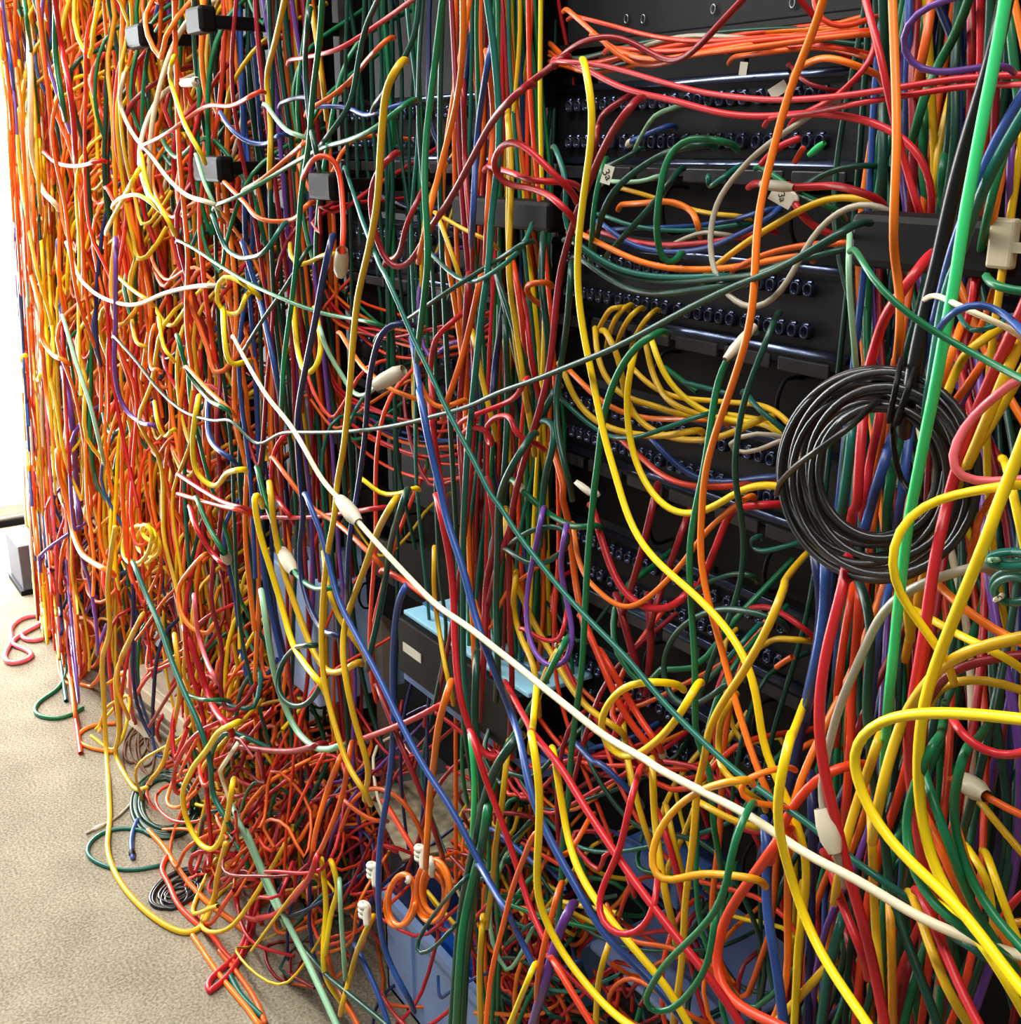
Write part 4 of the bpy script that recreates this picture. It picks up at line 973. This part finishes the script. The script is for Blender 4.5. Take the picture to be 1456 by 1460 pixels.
# ---- coils
def coil(name, label, cx, cy, rx, ry, band, turns, off, wd, m, tilt=0.0, jit=1.0, thick=.03, seed=3, zmin=.004, tie=None, ties=()):
    rs = np.random.default_rng(seed); pts = []
    n = int(turns * 22)
    ph = rs.uniform(0, 6.28, 8)
    for k in range(n + 1):
        a = 2 * math.pi * k / 22.0; u = k / n * turns
        rr = 1 - band * (.5 + .5 * math.sin(u * 2.4 + ph[0])) + .012 * jit * math.sin(a * 2 + ph[int(u) % 8])
        x = rx * rr * math.cos(a) + 2.5 * jit * math.sin(u * 3.1 + ph[2]); y = ry * rr * math.sin(a) + 2.5 * jit * math.cos(u * 2.3 + ph[3])
        X = cx + x * math.cos(tilt) - y * math.sin(tilt); Y = cy + x * math.sin(tilt) + y * math.cos(tilt)
        q, t = P(X, Y, off + thick * (math.sin(u * 1.9 + ph[4])), zmin); pts.append(q)
    r = wd * .5 * t / FPX
    o = link(name, tube_mesh(name, catmull(pts, .01), r, 9, m), None, label, 'cable coil', 'coiled cables')
    for (a0, L, mm) in ties:
        x = rx * (1 - band/2); y = ry * (1 - band/2)
        X = cx + x*math.cos(a0); Y = cy + y*math.sin(a0)
        c, t = P(X, Y, off + .0, zmin); s = t / FPX
        rad = np.array([X - cx, Y - cy]); rad = rad / np.linalg.norm(rad)
        h = band * max(rx, ry) * .75
        ring = []
        for b in np.linspace(0, 2*math.pi, 13):
            q, _ = P(X + rad[0]*h*math.cos(b), Y + rad[1]*h*math.cos(b), off + thick*1.8*math.sin(b), zmin); ring.append(q)
        link('tie', tube_mesh('tie', np.array(ring), L * s, 6, mm), o)
    return o
KS = mat('black_cable_sheath', '131315', rough=.33, var=.15)
coil('cable_coil', 'thick black cable coil hanging right of centre below the bracket', 1252, 675, 140, 152, .40, 17, .37, 12, KS, thick=.028, ties=((-1.2, 4.5, BLACK), (-1.35, 4, BLACK)))
coil('cable_coil', 'dark green cable coil lying on the carpet beside the left pile', 237, 1147, 47, 47, .25, 7, .2, 6, mat('deep_green_sheath', '06341F', rough=.4), seed=5, thick=.02, ties=((2.6, 2.5, SHEATH['G']),))
coil('cable_coil', 'orange cable coil tied with white, hanging over the blue bin', 618, 1272, 24, 44, .35, 5, .24, 8, SHEATH['O'], seed=9, thick=.02, ties=((-1.7, 4.5, PAPER),))
coil('cable_coil', 'single drooping orange loop beside the tied coil', 572, 1285, 20, 38, .08, 1.6, .25, 8, SHEATH['O'], seed=12, thick=.005, tilt=.15, ties=((-1.0, 4.5, PAPER),))
coil('cable_coil', 'green cable folded in a tight knot at the right edge', 1446, 797, 36, 11, .3, 3, .44, 12, SHEATH['t'], seed=15, thick=.015, ties=((3.0, 4, SHEATH['L']),))
coil('cable_coil', 'round green loop under the tight knot at the right edge', 1446, 838, 33, 24, .25, 2.3, .43, 12, SHEATH['t'], seed=16, thick=.015, ties=((2.4, 4, BOOT),))
coil('cable_coil', 'black cable heap crumpled on the carpet by the pile', 255, 1270, 42, 20, .6, 6, .10, 6, KS, seed=19, thick=.02, tilt=-.5, jit=3)
coil('cable_coil', 'crumpled orange cable coil standing in the far left pile', 112, 920, 26, 48, .6, 7, .22, 6, SHEATH['O'], seed=21, thick=.03, jit=4)
coil('cable_coil', 'yellow cable coil bunched in the left pile', 205, 770, 22, 30, .6, 5, .27, 6, SHEATH['Y'], seed=22, thick=.03, jit=4)
coil('cable_coil', 'brown wire tangle beneath the beige computer', 208, 1065, 24, 40, .8, 8, .16, 3.5, mat('brown_wire', '6A4428', rough=.6), seed=23, thick=.04, jit=5)
# white ties of the yellow bunch
for px, py, lab in ((532, 1243, 'knotted white tie above the yellow bunch'), (520, 1299, 'white tie around the yellow bunch, lower'), (600, 1218, 'white tie at the top of the orange coil')):
    c, t = P(px, py, .29); s = t / FPX
    pts = [c + np.array([7*s*math.cos(b), 5*s*math.sin(b), (b - 9) * 1.3*s]) for b in np.linspace(0, 6*math.pi, 26)]
    pts += [c + np.array([10*s, -.003, 4*s]), c + np.array([16*s, -.006, -10*s])]
    link('cable_tie', tube_mesh('cable_tie', catmull(pts, .004), 4.5*s, 7, PAPER), None, lab, 'tie', 'white cable ties')

# ---- the uncountable rest of the tangle, behind and between the cables above
PAL = {  # share of each colour along the row
    0: dict(o=30, O=18, y=20, Y=14, a=8, q=10, r=9, m=2, g=4, t=2, G=2, b=3, B=1, p=2, w=4, k=2, L=1),
    1: dict(o=24, O=12, y=18, Y=10, a=5, q=8, r=14, m=5, g=8, t=4, G=8, b=5, B=3, p=2, w=3, L=2),
    2: dict(G=26, g=14, t=6, r=12, m=14, q=8, o=13, O=4, y=9, Y=3, b=7, B=8, p=2, w=1, L=2),
    3: dict(G=22, g=16, t=6, r=14, m=8, q=7, o=9, O=5, y=12, Y=6, b=8, B=6, p=2, w=1)}
def pal(x):
    d = PAL[0 if x < -3.0 else 1 if x < -2.15 else 2 if x < -1.1 else 3]
    ks = list(d); pw = np.array([d[k] for k in ks], float)
    return ks[RNG.choice(len(ks), p=pw / pw.sum())]
def rad(x): return float(RNG.uniform(.0030, .0040)) if x > -2.0 else float(RNG.uniform(.0038, .0056))
def seg(x): return .03 if x > -2.2 else .05
U = lambda a, b: float(RNG.uniform(a, b))
Nn = lambda s: float(RNG.normal(0, s))
# vertical runs
for mi, cx in list(enumerate(MAN[1:])) + [(0, MAN[0]), (0, MAN[0] - .33)]:
    n = [60, 85, 95, 120, 120, 120, 100][mi]
    wid = [.05, .055, .07, .10, .12, .12, .10][mi]
    # sub-bundles share a colour
    bun = [(cx + Nn(wid), U(.01, .17 if mi else .14), pal(cx)) for _ in range(n // 5)]
    for k in range(n):
        bx, bo, bc = bun[k % len(bun)]
        code = bc if U(0, 1) < .7 else pal(cx)
        x = bx + Nn(.012); off = bo + Nn(.012); lo = max(.02, U(-.3, .9)); z = 2.25
        if mi == 0: lo = max(.3, lo)
        pts = []; dx = Nn(.02)
        while z > lo:
            pts.append((x, D - max(off, .0), z)); z -= U(.12, .3)
            x += Nn(.018) + dx * .2; off = min(max(off + Nn(.014), .0), .26)
        if len(pts) > 3:
            if U(0, 1) < .5: pts.append((x + Nn(.08), D - off + U(-.02, .06), max(lo - .05, .01)))
            add_stuff(catmull(pts, seg(cx)), rad(cx), 5, code)
# front of the nearest run, below the coil
for k in range(46):
    x = -.44 + Nn(.055); o = U(.16, .34); z = U(1.0, 1.32); pts = []; zz = z; lean = U(-.10, .06)
    while zz > .45:
        pts.append((x + Nn(.006), D - o, zz)); zz -= U(.08, .16); x += lean * .12 + Nn(.01); o = min(max(o + Nn(.012), .1), .36)
    a = pts[0]; x2 = -.68 + Nn(.05); pts = [(x2, D - .05, a[2] + .62), (x2 + .01, D - .08, a[2] + .42), (x2 * .6 + a[0] * .4, D - .13, a[2] + .24), (x2 * .2 + a[0] * .8, D - o * .75, a[2] + .1)] + pts
    add_stuff(catmull(pts, .025), U(.0028, .0036), 7, pal(-.5))
# bundle hanging beside the dark post, and the dark green one left of it
for k in range(64):
    x = -1.335 + Nn(.03); o = U(.0, .09); pts = []; zz = U(1.9, 2.25); lo = U(.1, .9)
    code = 'GGGggmmrqooyBbt'[int(U(0, 15))]
    if zz and k % 3 == 0: zz = U(1.0, 1.3)
    while zz > lo:
        pts.append((x, D - o, zz)); zz -= U(.1, .2); x += Nn(.012); o = min(max(o + Nn(.01), -.01), .12)
    if len(pts) > 3: add_stuff(catmull(pts, .03), U(.0028, .0035), 6, code, False)
for k in range(16):
    x = -1.60 + Nn(.018); o = U(.06, .14); pts = []; zz = 2.25; lo = U(.9, 1.5); lean = U(-.03, .04)
    while zz > lo:
        pts.append((x, D - o, zz)); zz -= U(.1, .2); x += Nn(.01) + lean * .3; o = min(max(o + Nn(.01), .02), .16)
    add_stuff(catmull(pts, .03), U(.0028, .0034), 6, 'GGGGg'[int(U(0, 5))], False)
# more of the orange bunch along the top tray
for k in range(9):
    z = 1.752 + Nn(.006); x0, x1 = RACKS[1]
    pts = [(x0 - .01, D - .02, z + U(-.01, .03)), (x0 + .12, D - .06, z - .012 + Nn(.004)), (x0 + .27, D - .075 + Nn(.01), z - .004 + Nn(.004)), (x1 - .08, D - .06, z + .004 + Nn(.006)), (x1 + .03, D - .01, z + Nn(.01))]
    add_stuff(catmull(pts, .02), .0030, 6, 'ooqOo'[int(U(0, 5))] if k < 7 else 'G', False)
# swags from panel to vertical run
for ri, (x0, x1) in enumerate(RACKS[1:], 1):
    left = ri >= 3
    for zi, zl in enumerate(ZP + [.27]):
        n = (0, 1, 6, 18, 20, 18, 14, 10)[zi] if ri == 1 else ((9, 9, 8, 4, 2, 4, 8, 10)[zi] if ri == 2 else 13)
        for k in range(n):
            xs = U(x0, x1); side = 1 if U(0, 1) < .5 else -1
            xe = (x1 + .07 if side > 0 else x0 - .07) + Nn(.03)
            c = pal((x0 + x1) / 2) if ri > 1 or U(0, 1) < .5 else 'mrmqGgr'[int(U(0, 7))]; bulge = U(.03, .12 if not left else .22); drop = U(.04, .16)
            z0 = zl + U(.01, .07); xm = xs + (xe - xs) * .45
            end = max(.03, zl - drop - U(.1, .6))
            pts = [(xs, D + .01, z0), (xs + Nn(.01), D - bulge * .6, z0 - .015), (xs + (xe - xs) * .15, D - bulge, z0 - drop * .6),
                   (xm, D - bulge * 1.1, z0 - drop - .03), (xs + (xe - xs) * .85, D - bulge, z0 - drop), (xe, D - bulge * .8, z0 - drop - .09), (xe + Nn(.02), D - bulge * .7, end)]
            add_stuff(catmull(pts, .03), rad(x0) * .95, 5, c)
# level bunches in the trays of the second rack and beyond
for ri in (2, 3, 4):
    x0, x1 = RACKS[ri]
    for zl in (1.60, 1.38, 1.19):
        for k in range(12):
            z = zl + Nn(.018); o = U(.02, .07)
            pts = [(x0 - .1, D - .02, z + .04), (x0 + .05, D - o, z + Nn(.01)), ((x0 + x1)/2, D - o - .01, z - .02 + Nn(.01)), (x1 - .05, D - o, z + Nn(.01)), (x1 + .1, D - .02, z + .05)]
            add_stuff(catmull(pts, .03), .0029, 5, pal(x0) if U(0, 1) < .4 else 'rqo'[int(U(0, 3))])
# long loops hanging out into the aisle
for k in range(420):
    x = U(-4.75, -1.95) if k < 360 else (U(-1.95, -1.5) if k < 390 else U(-1.55, -.75))
    z = U(.4, 2.1); L = U(.06, .55); dx = U(.03, .26) * (1 if U(0, 1) < .5 else -1)
    if x > -1.5: z = U(.5, 1.15)
    o = U(.08, .27 if x < -1.55 else .18); zb = max(.03, z - L)
    pts = [(x, D - .02, z + .06), (x + dx*.05, D - o*.7, z), (x + dx*.15, D - o, (z + zb)/2), (x + dx*.35, D - o - .01, zb + .04), (x + dx*.55, D - o, zb), (x + dx*.8, D - o, zb + L*.2), (x + dx, D - o*.8, zb + L*U(.4, .9)), (x + dx*1.1, D + .0, zb + L*U(.6, 1.1))]
    add_stuff(catmull(pts, seg(x)), rad(x), 5, pal(x))
# dense veil of hanging strands over the left half of the row
for k in range(560):
    x = -4.85 + 2.75 * U(0, 1) ** 1.0; z = U(.7, 2.3); o = U(.05, .27); L = U(.3, 1.6)
    pts = []; zz = z; xx = x; code = pal(x + .25 * math.sin(x * 9))
    if x < -3.4 and z < 1.5 and U(0, 1) < .4: code = 'kpbbrrqBwp'[int(U(0, 10))]
    while zz > max(z - L, .02):
        pts.append((xx, D - o, zz)); zz -= U(.07, .22); xx += Nn(.03); o = min(max(o + Nn(.022), .02), .30)
    if len(pts) < 3: continue
    pts[0] = (pts[0][0], D + .02, pts[0][2])
    if U(0, 1) < .45:   # ends in an upturned hook
        a = pts[-1]; s = 1 if U(0, 1) < .5 else -1
        pts += [(a[0] + s*.02, a[1], max(.02, a[2] - .035)), (a[0] + s*.05, a[1] + .01, max(.02, a[2] - .03)), (a[0] + s*.075, a[1] + .05, a[2] + .03)]
    add_stuff(catmull(pts, .045), rad(x), 5, code)
# heap along the foot of the racks
for k in range(480):
    x = U(-4.9, -1.25) if k < 330 else U(-2.5, -1.5); top = U(.03, .55) if x < -1.5 else U(.03, .4)
    front = .28 if x < -1.75 else .18
    o = U(-.05, front); r = rad(x); sc = U(.05, .2)
    pts = []; a = U(0, 6.28); da = U(.7, 1.4) * (1 if U(0, 1) < .5 else -1); z = top
    for j in range(int(U(5, 10))):
        pts.append((x + sc*math.cos(a) + Nn(.02), min(max(D - o + .5*sc*math.sin(a) + Nn(.015), D - .34), D + .2), max(r, z + sc*.8*math.sin(a + 1) + Nn(.03)))); a += da; z -= U(-.03, .06); x += Nn(.02)
    code = pal(x)
    if U(0, 1) < .45 and -3.2 < x < -1.5: code = 'rqomO'[int(U(0, 5))]
    add_stuff(catmull(pts, .035), r, 5, code)
# knotted strands low in the rack with the clear panels
for k in range(110):
    x = U(-1.45, -.85); z = U(.28, .78); sc = U(.03, .1); a = U(0, 6.28); da = U(.7, 1.3) * (1 if U(0, 1) < .5 else -1); o = U(.02, .13); pts = []
    for j in range(int(U(5, 9))):
        pts.append((x + sc*math.cos(a) + Nn(.012), D - o - .5*sc*math.sin(a), z + sc*.6*math.sin(a + 1) + Nn(.02))); a += da; x += Nn(.02); z -= U(-.01, .04)
    add_stuff(catmull(pts, .02), U(.003, .0037), 6, 'ogyGrobmqtYr'[int(U(0, 12))])
me = mesh_np('cable_tangle', np.vstack(stuffV), np.vstack(stuffQ), [SHEATH[c] for c in CODES], np.concatenate(stuffM))
link('cable_tangle', me, None, 'dense multicoloured tangle of hanging network cables covering the rack row', 'cables', kind='stuff')
print('tangle quads', len(me.polygons), 'individual cables', len(indiv))
